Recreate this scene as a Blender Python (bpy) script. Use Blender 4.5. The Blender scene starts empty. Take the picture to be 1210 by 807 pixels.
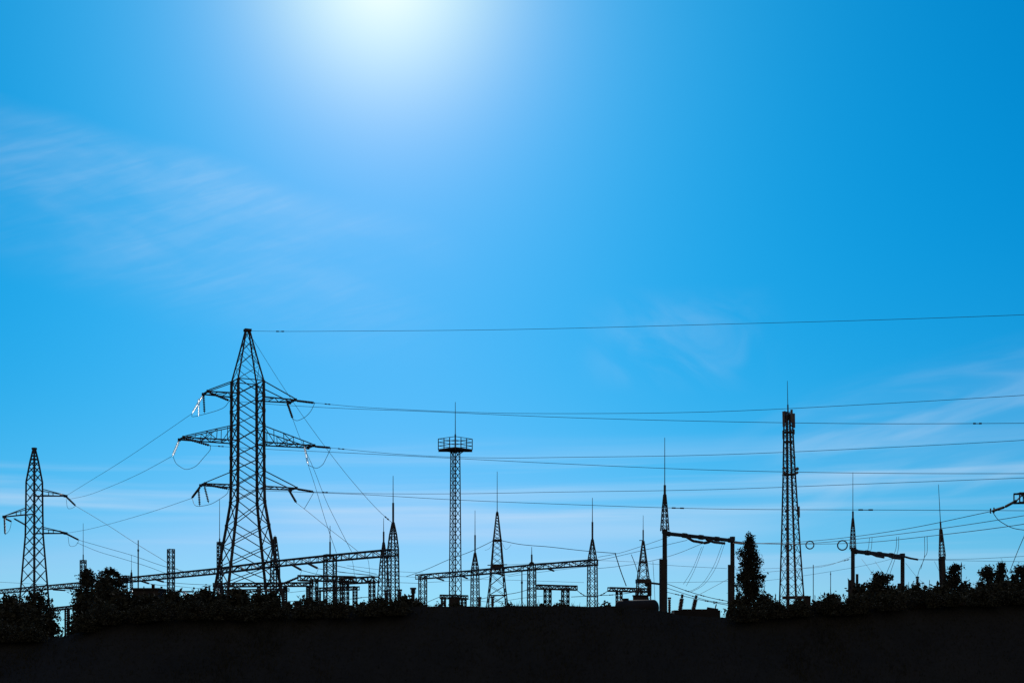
import bpy, math, random
import numpy as np
from mathutils import Vector, Matrix, Euler
C = bpy.context.scene.collection
sc = bpy.context.scene
R = math.radians
random.seed(7)

# ------------------------------------------------------------------ camera
F, EYE, CX, HY = 1680.0, 1.6, 605.0, 760.0      # focal length in photo pixels, eye height, photo centre and horizon
cam = bpy.data.cameras.new('camera'); camo = bpy.data.objects.new('camera', cam); C.objects.link(camo)
camo.location = (0, 0, EYE); camo.rotation_euler = (R(90), 0, 0)
cam.sensor_width = 36; cam.lens = F/1210*36
cam.shift_y = (HY-403.5)/1210                   # level camera with a rising lens: upright masts stay upright
cam.clip_start = 0.1; cam.clip_end = 20000
sc.camera = camo

# ------------------------------------------------------------------ sun and sky
SUN = Vector(((453-CX)/F, 1.0, (HY+40)/F)).normalized()
sun_el = math.asin(SUN.z); sun_az = math.atan2(SUN.x, SUN.y)
sl = bpy.data.lights.new('sun', 'SUN'); sl.energy = 2.1; sl.angle = R(0.5); sl.color = (1, .95, .87)
so = bpy.data.objects.new('sun', sl); C.objects.link(so)
so.rotation_euler = (-SUN).to_track_quat('-Z', 'Y').to_euler(); so.location = (0, 0, 60)

def nd(nt, typ, **kw):
    n = nt.nodes.new(typ)
    for k, v in kw.items(): setattr(n, k, v)
    return n

def build_world():
    w = bpy.data.worlds.new('World'); sc.world = w; w.use_nodes = True
    nt = w.node_tree; L = nt.links.new
    bg = nt.nodes['Background']; bg.inputs[1].default_value = 0.1
    sky = nd(nt, 'ShaderNodeTexSky', sky_type='NISHITA', sun_disc=False, sun_elevation=sun_el, sun_rotation=sun_az,
             dust_density=0.6, air_density=1.0, ozone_density=3.0)
    def M(op, a, b=None, c=None, clamp=False):
        n = nd(nt, 'ShaderNodeMath', operation=op, use_clamp=clamp)
        for i, v in enumerate((a, b, c)):
            if v is None: continue
            if isinstance(v, (int, float)): n.inputs[i].default_value = v
            else: L(v, n.inputs[i])
        return n.outputs[0]
    tc = nd(nt, 'ShaderNodeTexCoord'); sep = nd(nt, 'ShaderNodeSeparateXYZ'); L(tc.outputs['Generated'], sep.inputs[0])
    x, y, z = sep.outputs
    hyp = M('SQRT', M('ADD', M('MULTIPLY', x, x), M('ADD', M('MULTIPLY', y, y), 1e-6)))
    v = M('MAXIMUM', M('DIVIDE', z, hyp), 0)                       # tangent of the elevation
    u = M('ARCTAN2', x, y)                                         # azimuth
    dot = nd(nt, 'ShaderNodeVectorMath', operation='DOT_PRODUCT'); L(tc.outputs['Generated'], dot.inputs[0]); dot.inputs[1].default_value = SUN
    ang = M('ARCCOSINE', M('MINIMUM', M('MAXIMUM', dot.outputs['Value'], -1), 1))   # angle from the sun
    s = nd(nt, 'ShaderNodeSeparateColor'); L(sky.outputs[0], s.inputs[0])
    comb = nd(nt, 'ShaderNodeCombineColor')
    gauss = lambda th: M('EXPONENT', M('MULTIPLY', M('POWER', M('DIVIDE', ang, R(th)), 2), -1))
    # per channel: exponent and gain on the sky, aureole (exponential + gaussian), pale horizon band
    fit = [(4.4, .022, .56, 3.5, .36, 4.3, .429, .05), (.6, .3513, .2044, 8, .4365, 4, .305, .09), (.6, .7385, .138, 8, 0, 3, .235, .07)]
    body, halo = [], []
    for i, (g, gain, ge, te, gg, tg, hz, hh_) in enumerate(fit):
        body.append(M('ADD', M('MULTIPLY', M('POWER', M('MULTIPLY', s.outputs[i], .1), g), gain*10), M('MULTIPLY', M('EXPONENT', M('DIVIDE', v, -hh_)), hz*10)))
        halo.append(M('ADD', M('MULTIPLY', M('EXPONENT', M('DIVIDE', ang, -R(te))), ge*10), M('MULTIPLY', gauss(tg), gg*10)))
    body[0] = M('MINIMUM', body[0], M('MULTIPLY', body[1], .44))
    # added warm fill light in the unseen sky behind the camera, for shaded sides
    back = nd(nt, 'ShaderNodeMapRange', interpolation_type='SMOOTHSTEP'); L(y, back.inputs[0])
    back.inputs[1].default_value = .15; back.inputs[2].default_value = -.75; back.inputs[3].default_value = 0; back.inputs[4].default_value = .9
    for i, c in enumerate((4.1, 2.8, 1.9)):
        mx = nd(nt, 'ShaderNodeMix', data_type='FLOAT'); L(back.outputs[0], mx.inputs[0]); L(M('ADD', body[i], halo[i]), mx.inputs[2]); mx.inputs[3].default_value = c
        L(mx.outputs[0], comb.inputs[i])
    # thin cirrus: brushed wisps at fixed azimuths and elevations
    def window(val, c, half, soft):
        d = M('ABSOLUTE', M('SUBTRACT', val, c))
        mr = nd(nt, 'ShaderNodeMapRange', interpolation_type='SMOOTHSTEP'); L(d, mr.inputs[0])
        mr.inputs[1].default_value = half; mr.inputs[2].default_value = half+soft; mr.inputs[3].default_value = 1; mr.inputs[4].default_value = 0
        return mr.outputs[0]
    def ramp(val, a, b):
        mr = nd(nt, 'ShaderNodeMapRange', interpolation_type='SMOOTHSTEP'); L(val, mr.inputs[0])
        mr.inputs[1].default_value = a; mr.inputs[2].default_value = b
        return mr.outputs[0]
    def noise(ang_deg, su, sv, scale, off, detail=5, dist=0.4):
        ca, sa = math.cos(R(ang_deg)), math.sin(R(ang_deg))
        a = M('ADD', M('MULTIPLY', u, ca*su), M('MULTIPLY', v, sa*su)); b = M('ADD', M('MULTIPLY', u, -sa*sv), M('MULTIPLY', v, ca*sv))
        cb = nd(nt, 'ShaderNodeCombineXYZ'); L(M('ADD', a, off), cb.inputs[0]); L(b, cb.inputs[1]); cb.inputs[2].default_value = off*1.7
        n = nd(nt, 'ShaderNodeTexNoise'); L(cb.outputs[0], n.inputs['Vector'])
        n.inputs['Scale'].default_value = scale; n.inputs['Detail'].default_value = detail; n.inputs['Distortion'].default_value = dist
        return n.outputs[0]
    U = lambda px: math.atan((px-CX)/F)
    V = lambda py: (HY-py)/F
    clouds = []
    # left veil: a slanting band from (0,170) to (460,270)
    tb = M('SUBTRACT', M('ADD', M('MULTIPLY', M('SUBTRACT', u, U(0)), -.235), V(150)), v)            # distance below the veil's upper edge
    tb = M('ADD', tb, M('MULTIPLY', M('SUBTRACT', noise(-10, 9, 14, 1.0, 4.9, 3, .3), .5), .03))
    veil = M('MULTIPLY', M('MULTIPLY', ramp(tb, -.006, .016), M('SUBTRACT', 1, ramp(tb, .04, .125))), M('SUBTRACT', 1, ramp(u, U(300), U(580))))
    f = M('ADD', M('ADD', M('MULTIPLY', ramp(noise(17, 7, 60, 1.0, 3.1, 8, 1.6), .36, .72), .34), M('MULTIPLY', ramp(noise(24, 22, 150, 1.0, 1.4, 6, 1.2), .35, .75), .16)), .36)
    big = M('ADD', M('MULTIPLY', ramp(noise(-12, 5, 11, 1.0, 9.2, 4, .8), .30, .66), .8), .2)
    clouds.append(M('MULTIPLY', M('MULTIPLY', M('MULTIPLY', veil, f), big), .34))
    # flat low streaks above the horizon
    low = window(v, V(600), .022, .035)
    clouds.append(M('MULTIPLY', M('MULTIPLY', low, ramp(noise(1.0, 2.2, 70, 1.0, 2.3, 4, .25), .44, .72)), .30))
    clouds.append(M('MULTIPLY', M('MULTIPLY', M('MULTIPLY', window(v, V(601), .0014, .005), window(u, U(150), .16, .12)), ramp(noise(0, 4, 60, 1.0, 4.4, 4, .2), .25, .55)), .36))
    clouds.append(M('MULTIPLY', M('MULTIPLY', M('MULTIPLY', window(v, V(619), .004, .012), window(u, U(590), .13, .1)), ramp(noise(0, 3, 50, 1.0, 7.4, 4, .2), .25, .6)), .32))
    # right wisps
    rw = M('SUBTRACT', v, M('ADD', M('MULTIPLY', M('SUBTRACT', u, U(1210)), .20), V(495)))
    right = M('MULTIPLY', window(rw, -.008, .016, .045), window(u, U(1200), .09, .12))
    clouds.append(M('MULTIPLY', M('MULTIPLY', right, M('ADD', M('MULTIPLY', ramp(noise(13, 6, 30, 1.0, 5.7, 8, 1.8), .36, .72), .75), .2)), .25))
    mid = M('MULTIPLY', window(v, V(405), .012, .03), window(u, U(800), .02, .06))
    clouds.append(M('MULTIPLY', M('MULTIPLY', mid, ramp(noise(-30, 14, 30, 1.0, 8.8, 5, .8), .38, .75)), .13))
    tot = clouds[0]
    for c in clouds[1:]: tot = M('ADD', tot, c)
    tot = M('MINIMUM', tot, .7)
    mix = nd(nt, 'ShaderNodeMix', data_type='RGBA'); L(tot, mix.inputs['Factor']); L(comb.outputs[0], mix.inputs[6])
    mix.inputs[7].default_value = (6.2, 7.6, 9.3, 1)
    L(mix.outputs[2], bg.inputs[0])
build_world()
sc.view_settings.view_transform = 'Standard'; sc.view_settings.look = 'None'
sc.view_settings.exposure = 0; sc.view_settings.gamma = 1
sc.render.film_transparent = False

# ------------------------------------------------------------------ materials
def material(name, col, col2=None, rough=.7, metal=0.0, scale=4.0, translucent=None, spec=.3):
    m = bpy.data.materials.new(name); m.use_nodes = True; nt = m.node_tree; L = nt.links.new
    p = nt.nodes['Principled BSDF']; p.inputs['Roughness'].default_value = rough; p.inputs['Metallic'].default_value = metal
    p.inputs['Specular IOR Level'].default_value = spec
    tc = nd(nt, 'ShaderNodeTexCoord'); n = nd(nt, 'ShaderNodeTexNoise'); n.inputs['Scale'].default_value = scale; n.inputs['Detail'].default_value = 6
    L(tc.outputs['Object'], n.inputs['Vector'])
    r = nd(nt, 'ShaderNodeValToRGB'); r.color_ramp.elements[0].position = .35; r.color_ramp.elements[1].position = .68
    r.color_ramp.elements[0].color = (*col, 1); r.color_ramp.elements[1].color = (*(col2 or tuple(c*1.5 for c in col)), 1)
    L(n.outputs[0], r.inputs[0]); L(r.outputs[0], p.inputs['Base Color'])
    if translucent:                                 # frosted glass: sunlight from behind scatters through it
        p.inputs['Transmission Weight'].default_value = .85; p.inputs['IOR'].default_value = 1.4
        return m
    return m
STEEL = material('weathered_dark_steel', (.024, .026, .028), (.042, .041, .040), .75, .0, 1.5)
ROD = material('dark_rod_steel', (.03, .032, .034), None, .6, .0, 2)
CABLE = material('aged_cable', (.035, .037, .04), None, .7, 0, .5)
CONC = material('tarred_dark_post', (.020, .022, .024), (.032, .034, .035), .9, 0, 2)
PORC = material('brown_porcelain', (.028, .019, .014), (.045, .03, .022), .5, 0, 4, spec=.4)
GLASS = material('glass_insulator', (.9, .95, .96), (.97, 1, 1), .42, 0, 3, translucent=(.97, 1, 1), spec=1.0)
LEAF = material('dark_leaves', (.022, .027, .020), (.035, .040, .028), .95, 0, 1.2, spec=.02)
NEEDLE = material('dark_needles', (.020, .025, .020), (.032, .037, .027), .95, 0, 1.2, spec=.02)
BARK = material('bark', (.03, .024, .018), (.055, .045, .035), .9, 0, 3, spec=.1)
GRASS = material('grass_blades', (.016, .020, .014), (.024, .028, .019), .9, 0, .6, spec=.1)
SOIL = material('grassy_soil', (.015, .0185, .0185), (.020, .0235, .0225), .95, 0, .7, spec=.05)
ROOFM = material('dark_roofing', (.018, .019, .02), (.028, .028, .028), .9, 0, 1, spec=.1)
WALLM = material('sooty_wall', (.020, .021, .022), (.032, .032, .032), .95, 0, .8, spec=.1)
TANKM = material('dark_tank_paint', (.013, .0145, .016), (.019, .021, .022), .8, 0, 1.2, spec=.08)
PANEL = material('antenna_shell', (.06, .062, .065), None, .6, 0, 2)

# ------------------------------------------------------------------ mesh helpers
class MB:
    def __init__(s): s.v = []; s.f = []
    def add(s, vs, fs):
        b = len(s.v); s.v += [tuple(p) for p in vs]; s.f += [tuple(b+i for i in f) for f in fs]; return s
    def tube(s, pts, r, n=5, caps=True, phase=0.0):
        pts = [Vector(p) for p in pts]; rs = r if isinstance(r, (list, tuple)) else [r]*len(pts)
        vs = []; k = len(pts)
        up = None
        for i, p in enumerate(pts):
            t = (pts[min(i+1, k-1)]-pts[max(i-1, 0)])
            if t.length < 1e-9: t = Vector((0, 0, 1))
            t.normalize()
            ref = Vector((0, 0, 1)) if abs(t.z) < .9 else Vector((0, 1, 0))
            if up is not None: ref = up
            a = t.cross(ref)
            if a.length < 1e-6: a = t.cross(Vector((1, 0, 0)))
            a.normalize(); b = t.cross(a).normalized(); up = -b if up is None else -b
            for j in range(n):
                q = 2*math.pi*j/n+phase; vs.append(p+(a*math.cos(q)+b*math.sin(q))*rs[i])
        fs = [(i*n+j, i*n+(j+1) % n, (i+1)*n+(j+1) % n, (i+1)*n+j) for i in range(k-1) for j in range(n)]
        if caps: fs += [tuple(range(n))[::-1], tuple((k-1)*n+j for j in range(n))]
        return s.add(vs, fs)
    def bar(s, a, b, t): return s.tube([a, b], t*.7071, 4, True, math.pi/4)
    def box(s, c, sx, sy, sz, rz=0):
        m = Matrix.Rotation(rz, 3, 'Z'); c = Vector(c)
        vs = [c+m @ Vector((x*sx/2, y*sy/2, z*sz/2)) for x in (-1, 1) for y in (-1, 1) for z in (-1, 1)]
        return s.add(vs, [(0, 1, 3, 2), (4, 6, 7, 5), (0, 4, 5, 1), (2, 3, 7, 6), (0, 2, 6, 4), (1, 5, 7, 3)])
    def discs(s, a, b, r, n, m=8, waist=.35):
        a = Vector(a); b = Vector(b); pts = []; rs = []
        for i in range(n):
            for t, q in ((.05, waist), (.35, 1), (.62, .95), (.8, waist)):
                pts.append(a.lerp(b, (i+t)/n)); rs.append(r*q)
        return s.tube(pts, rs, m)
    def torus(s, c, R_, r, nrm, n=20, m=6):
        nrm = Vector(nrm).normalized(); a = nrm.orthogonal().normalized(); b = nrm.cross(a); c = Vector(c); vs = []
        for i in range(n):
            q = 2*math.pi*i/n; d = a*math.cos(q)+b*math.sin(q)
            for j in range(m):
                w = 2*math.pi*j/m; vs.append(c+d*(R_+r*math.cos(w))+nrm*r*math.sin(w))
        return s.add(vs, [(i*m+j, ((i+1) % n)*m+j, ((i+1) % n)*m+(j+1) % m, i*m+(j+1) % m) for i in range(n) for j in range(m)])

def mesh(name, mb, mat, parent=None, smooth=False, loc=None):
    me = bpy.data.meshes.new(name); me.from_pydata(mb.v, [], mb.f); me.update()
    if smooth: me.polygons.foreach_set('use_smooth', [True]*len(me.polygons))
    me.materials.append(mat); o = bpy.data.objects.new(name, me); C.objects.link(o)
    if parent: o.parent = parent
    if loc is not None: o.location = loc
    return o
def tag(o, label=None, cat=None, group=None, kind=None):
    for k, v in (('label', label), ('category', cat), ('group', group), ('kind', kind)):
        if v: o[k] = v
    return o
def thing(name, label, cat, loc, rz=0, group=None, lean=0):
    o = bpy.data.objects.new(name, None); C.objects.link(o); o.location = loc; o.rotation_euler = (0, lean, rz)
    o.empty_display_size = .5
    return tag(o, label, cat, group)
def local(o, w):                      # world point -> local point of a top-level thing
    return (Matrix.Translation(o.location) @ o.rotation_euler.to_matrix().to_4x4()).inverted() @ Vector(w)
def world(o, p):
    return (Matrix.Translation(o.location) @ o.rotation_euler.to_matrix().to_4x4()) @ Vector(p)
def P(px, py, d): return Vector(((px-CX)/F*d, d, EYE+(HY-py)/F*d))
def Z(py, d): return EYE+(HY-py)/F*d
def mpp(d): return d/F
def view(px): return math.atan((px-CX)/F)        # direction of a photo column, so that th is the turn as seen

# ------------------------------------------------------------------ ground: one sheet with a bank across the front
CREST_D = 44.5
crest_px = [(-900, 752), (-100, 751), (60, 753), (84, 752), (104, 742), (128, 731), (200, 726), (330, 725), (430, 721), (492, 717), (545, 716), (640, 716), (735, 715.5), (779, 722),
            (805, 727), (860, 729), (905, 724), (960, 719), (1015, 717), (1060, 712), (1110, 708), (1210, 706), (1400, 706), (2200, 730)]
def crest_h(x):
    px = CX+x*F/CREST_D
    y = np.interp(px, [c[0] for c in crest_px], [c[1] for c in crest_px])
    w = .03*math.sin(x*1.7)+.02*math.sin(x*4.1+1)+.012*math.sin(x*9.3)
    return Z(y, CREST_D)+w*.5
prof = [(41.3, 0), (41.6, .07), (42.3, .31), (43.0, .53), (43.8, .79), (44.5, 1.0), (44.56, .975), (45.4, .80), (47, .62), (49, .45), (53, .2), (58, .04), (62, 0)]
def ground_z(x, y):
    if y < 41.3 or y > 62: return 0.0
    return crest_h(x)*float(np.interp(y, [p[0] for p in prof], [p[1] for p in prof]))
def build_ground():
    xs = [-6000, -2500, -1000, -400, -150, -70] + list(np.arange(-40, 40.01, .4)) + [70, 150, 400, 1000, 2500, 6000]
    ys = [-1500, -300, -60, 0, 25, 36] + [p[0] for p in prof] + [80, 120, 200, 400, 1000, 3000, 9000]
    vs = [(x, y, ground_z(x, y)) for y in ys for x in xs]; n = len(xs)
    fs = [(j*n+i, j*n+i+1, (j+1)*n+i+1, (j+1)*n+i) for j in range(len(ys)-1) for i in range(n-1)]
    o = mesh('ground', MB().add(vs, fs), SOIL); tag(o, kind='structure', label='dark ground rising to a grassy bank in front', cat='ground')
    rng = np.random.default_rng(3); N = 52000
    X = rng.uniform(-20, 20, N); T = rng.uniform(0, 1, N)**.75; Y = 41.4+T*3.15
    vs = []; fs = []
    H = rng.gamma(3, .017, N)+.02; A = rng.uniform(0, 6.28, N); W = rng.uniform(.006, .016, N); LX = rng.normal(0, .3, N); LY = rng.normal(-.05, .15, N)
    tuft = np.sin(X*3.1)*np.sin(X*1.3+Y*2)+np.sin(X*.7+1)
    for i in range(N):
        x, y = X[i], Y[i]; z = ground_z(x, y)-.02; h = H[i]*(1+.9*max(0, tuft[i])*(.6 if -4 < x < 4 else 1)); c, s = math.cos(A[i])*W[i], math.sin(A[i])*W[i]
        b = len(vs); vs += [(x-c, y-s, z), (x+c, y+s, z), (x+LX[i]*h, y+LY[i]*h, z+h)]; fs.append((b, b+1, b+2))
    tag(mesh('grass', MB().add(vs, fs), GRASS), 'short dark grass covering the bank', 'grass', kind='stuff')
build_ground()

# ------------------------------------------------------------------ wires
class Line:
    """a vertical plane through two plan points given as (photo x, depth): gives the depth of any photo x on it"""
    def __init__(s, a, da, b, db): s.a, s.b, s.ia, s.ib = a, b, 1/da, 1/db
    def d(s, px): return 1/(s.ia+(s.ib-s.ia)*(px-s.a)/(s.b-s.a))
    def p(s, px, py): return P(px, py, s.d(px))
def smooth_pts(pts, n=6):
    if len(pts) < 3: return pts
    out = []; q = [pts[0]*2-pts[1]]+pts+[pts[-1]*2-pts[-2]]
    for i in range(1, len(q)-2):
        a, b, c, d = q[i-1:i+3]
        ta = (c-a).length; 
        # centripetal-like tangents: finite differences weighted by chord length
        l0, l1, l2 = max((b-a).length, 1e-6), max((c-b).length, 1e-6), max((d-c).length, 1e-6)
        m1 = ((b-a)/l0*l1+(c-b)/l1*l0)/(l0+l1)*l1; m2 = ((c-b)/l1*l2+(d-c)/l2*l1)/(l1+l2)*l1
        for k in range(n):
            t = k/n; t2, t3 = t*t, t*t*t
            out.append(b*(2*t3-3*t2+1)+m1*(t3-2*t2+t)+c*(-2*t3+3*t2)+m2*(t3-t2))
    out.append(pts[-1]); return out
def wire(label, pts, r=.024, name='power_line', cat='power line', group='power lines', dampers=(), loops=(), rings=None):
    pts = smooth_pts([Vector(p) for p in pts]); o0 = pts[0].copy()
    o = tag(mesh(name, MB().tube([p-o0 for p in pts], r, 5), CABLE, loc=o0), label, cat, group)
    def at(px):
        best = min(pts, key=lambda p: abs(CX+p.x/p.y*F-px))
        a = min(range(len(pts)-1), key=lambda i: abs((CX+pts[i].x/pts[i].y*F+CX+pts[i+1].x/pts[i+1].y*F)/2-px))
        xa, xb = [CX+pts[k].x/pts[k].y*F for k in (a, a+1)]; t = (px-xa)/(xb-xa) if abs(xb-xa) > 1e-6 else 0
        return pts[a].lerp(pts[a+1], max(0, min(1, t)))-o0
    for px, w in dampers:
        a, b = at(px-w/2), at(px+w/2); dz = Vector((0, 0, -.10))
        mb = MB().tube([a, a.lerp(b, .3)], .075, 6).tube([a.lerp(b, .7), b], .075, 6).tube([a+dz*.1, b+dz*.1], .04, 5)
        mesh('vibration_damper', mb, CABLE, o)
    for px, rr in loops:
        a = at(px); m = mpp((a+o0).y); mesh('wire_loop', MB().torus(a+Vector((0, 0, -rr*m)), rr*m, .055, (0.25, 1, 0)), CABLE, o)
    return o

# ------------------------------------------------------------------ lattice towers
def levels_between(levels, ratio):
    """split (z, half) levels into panels about ratio x width high"""
    out = [levels[0]]
    for (z0, h0), (z1, h1) in zip(levels, levels[1:]):
        z, h = z0, h0
        n = max(1, round(abs(z1-z0)/max(.15, (h0+h1)*ratio)))
        q = (max(h1, .25)/max(h0, .25))**(1/n) if n > 1 else 1
        ws = [q**i for i in range(n)]; tot = sum(ws); acc = 0
        for i in range(n):
            acc += ws[i]/tot; out.append((z0+(z1-z0)*acc, h0+(h1-h0)*acc))
    return out
CORN = [(-1, -1), (1, -1), (1, 1), (-1, 1)]
def lattice(parent, levels, leg, brace, style='x', ratio=1.0, horiz=True, gusset=0.0, legs_apart=True, split=True, off=(0, 0)):
    """four corner legs and braced faces between bottom and top levels [(z, half)]; off shifts it in plan"""
    lv = levels_between(levels, ratio) if split else levels
    pt = lambda c, l: Vector((CORN[c][0]*l[1]+off[0], CORN[c][1]*l[1]+off[1], l[0]))
    legs = []
    for c in range(4):
        mb = MB()
        for a, b in zip(lv, lv[1:]): mb.bar(pt(c, a), pt(c, b), leg)
        if gusset:
            for l in lv[1:-1]: mb.box(pt(c, l), gusset, gusset, gusset*1.25)
        legs.append(mb)
    br = MB()
    for i, (a, b) in enumerate(zip(lv, lv[1:])):
        for c in range(4):
            e = (c+1) % 4
            if style == 'x': br.bar(pt(c, a), pt(e, b), brace); br.bar(pt(e, a), pt(c, b), brace)
            elif (i+c) % 2: br.bar(pt(c, a), pt(e, b), brace)
            else: br.bar(pt(e, a), pt(c, b), brace)
            if horiz and i: br.bar(pt(c, a), pt(e, a), brace)
    for c in range(4): br.bar(pt(c, lv[-1]), pt((c+1) % 4, lv[-1]), brace)
    if legs_apart:
        for m in legs: mesh('leg', m, STEEL, parent)
        mesh('bracing', br, STEEL, parent)
        return None
    return legs, br

def half_of(w_px, d, th): return w_px*mpp(d)/(abs(math.cos(th))+abs(math.sin(th)))

def string(parent, o, a, b, mat=PORC, r=.15, n=11):
    if mat is GLASS: r *= .95
    """insulator string between world points, as a part of the thing o"""
    a, b = local(o, a), local(o, b)
    mb = MB().tube([a, a.lerp(b, .08)], .04).discs(a.lerp(b, .06), a.lerp(b, .94), r, n).tube([a.lerp(b, .92), b], .05)
    return mesh('insulator_string', mb, mat, parent, smooth=mat is GLASS)
def jumper(o, pts, r=.03):
    return mesh('jumper_cable', MB().tube([local(o, p) for p in smooth_pts([Vector(p) for p in pts])], r), CABLE, o)

def crossarm(o, sg, zl, zt, hb, L, ht, bays, ch=.14, br=.07, fork=.25):
    mb = MB(); zt2 = zl+.18
    lo = lambda s, t: Vector((sg*(hb+(L-hb)*t), s*(hb+(ht-hb)*t), zl))
    hi = lambda s, t: Vector((sg*(hb+(L-hb)*t*.97), s*(hb+(ht-hb)*t), zt+(zt2-zt)*t))
    for s in (-1, 1):
        mb.bar(lo(s, 0), lo(s, 1), ch); mb.bar(hi(s, 0), hi(s, 1), ch*.75)
        for k in range(1, bays if bays > 3 else 1):
            t = k/bays; mb.bar(lo(s, t), hi(s, t), br); mb.bar(lo(s, t), hi(s, (k-1)/bays) if k % 2 else hi(s, (k+1)/bays), br)
    for k in range(bays):
        t0, t1 = k/bays, (k+1)/bays
        mb.bar(lo(-1, t0), lo(1, t1), br) if k % 2 else mb.bar(lo(1, t0), lo(-1, t1), br)
        mb.bar(lo(-1, t1), lo(1, t1), br)
    mb.bar(lo(-1, 1)+Vector((0, -fork, 0)), lo(1, 1)+Vector((0, fork, 0)), ch*1.35)
    mb.box(lo(-1, 1), .3, .3, .34); mb.box(lo(1, 1), .3, .3, .34)
    return mesh('crossarm', mb, STEEL, o)

# ---- the tall double-circuit pylon
D1 = 170.0; TH1 = R(15.5)
big = thing('pylon', 'tallest lattice pylon with three tiers of crossarms and wide braced legs', 'pylon', (P(292.5, 0, D1).x, D1, 0), TH1-view(292.5), 'lattice pylons')
h1 = lambda w: half_of(w, D1, TH1); z1 = lambda y: Z(y, D1)
basew = 41.5+(776-712)*.183
lv = [(0, h1(basew)), (z1(739), h1(46.4)), (z1(715), h1(42)), (z1(692), h1(37.9)), (z1(669), h1(33.6)), (z1(645), h1(29)), (z1(621), h1(24.6)), (z1(593.5), h1(19.9)), (z1(575), h1(19.5)), (z1(556), h1(19.3)),
      (z1(540), h1(19.2)), (z1(523), h1(19.1)), (z1(503.7), h1(19)), (z1(486), h1(18.9)), (z1(468), h1(18.8)), (z1(450.5), h1(18.7)), (z1(433), h1(13.8)), (z1(416), h1(9.2)), (z1(403), h1(5.8)), (z1(391), h1(2.7))]
lattice(big, lv[:16], .28, .095, 'x', horiz=False, gusset=.34, split=False)
pk, pb_ = lattice(None, [lv[15]]+lv[16:], .15, .05, 'x', horiz=False, legs_apart=False, split=False)
pkm = mesh('peak', pb_, STEEL, big)
for q in pk: mesh('leg', q, STEEL, pkm)
mesh('peak_cap', MB().box((0, 0, z1(390.4)), .8, .8, .28), STEEL, pkm)
arms1 = {}
for key, sg, yl, yt, tip, bays in (('l1', -1, 468, 451.5, 52, 3), ('r1', 1, 470, 451.5, 57, 3), ('l2', -1, 523, 504, 79.5, 5), ('r2', 1, 523, 504, 79.5, 5), ('l3', -1, 575, 556.5, 55, 3), ('r3', 1, 575, 556.5, 58, 3)):
    L_ = (tip*mpp(D1)-.31)/(math.cos(big.rotation_euler.z)-math.tan(view(292.5))*math.sin(big.rotation_euler.z))
    a = crossarm(big, sg, z1(yl), z1(yt), h1(19), L_, 1.15, bays)
    arms1[key] = (a, world(big, (sg*L_, -1.3, z1(yl)-.12)), world(big, (sg*L_, 1.3, z1(yl)-.12)))
PXY = lambda w: (CX+w.x/w.y*F, HY-(w.z-EYE)/w.y*F)

# conductors to the right: the near ends of the arms, coming towards the camera side
def right_line(key, end, mids, label, d_end, mat, damp):
    a, near, far = arms1[key]; px, py = PXY(near); ln = Line(px, near.y, 1300, d_end)
    e = ln.p(*end); string(a, big, near, e, mat)
    wire(label, [e]+[ln.p(*m) for m in mids], dampers=damp)
    return e
e_r1 = right_line('r1', (372, 476), [(420, 480.5), (480, 484), (600, 488.2), (680, 488.6), (840, 486.5), (1040, 477), (1210, 467), (1300, 461)], 'uppermost conductor, from the tip of the right top crossarm of the tallest pylon', 125, PORC, [(387, 6)])
e_l1 = right_line('l1', (271.5, 473.5), [(312.6, 477), (400, 482.3), (480, 485.2), (680, 493.6), (840, 497.8), (1040, 500.6), (1210, 500), (1300, 499.5)], "conductor from the left top crossarm of the tallest pylon, second conductor down", 118, PORC, [(1155, 10)])
e_r2 = right_line('r2', (391, 529), [(430, 533), (480, 537.2), (600, 541), (660, 540.3), (840, 537.4), (1040, 529), (1210, 520), (1300, 514)], 'conductor from the tip of the long right middle crossarm of the tallest pylon', 125, PORC, [(403, 7)])
e_l2 = right_line('l2', (249, 526.5), [(312.6, 530.5), (400, 534.5), (480, 538.5), (660, 547.6), (840, 555.2), (1040, 559), (1210, 559.4), (1300, 559)], "conductor from the long left middle crossarm of the tallest pylon, crossing to the right", 118, PORC, [(261, 6)])
e_r3 = right_line('r3', (371, 581), [(420, 582.6), (530, 583.3), (660, 581.2), (840, 578.3), (1040, 571), (1210, 564.5), (1300, 561)], 'conductor from the tip of the right bottom crossarm of the tallest pylon', 125, PORC, [(384, 6)])
e_l3 = right_line('l3', (270.5, 577.5), [(312, 579.5), (435, 584.5), (530, 590), (660, 595.4), (840, 601), (1040, 602.3), (1210, 603.2), (1300, 604)], "conductor from the left bottom crossarm of the tallest pylon, lowest long line", 118, PORC, [(801, 14), (1023, 17)])
apex1 = world(big, (0, 0, z1(391)))
gl = Line(292.5, D1, 1300, 121)
wire('topmost ground wire from the peak of the tallest pylon to the right edge', [apex1, gl.p(305, 391.3), gl.p(420, 391.2), gl.p(605, 389.4), gl.p(850, 383.2), gl.p(1040, 378), gl.p(1210, 372), gl.p(1300, 368)], .022, 'ground_wire', 'ground wire', 'overhead ground wires', dampers=[(331, 9)])

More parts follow.
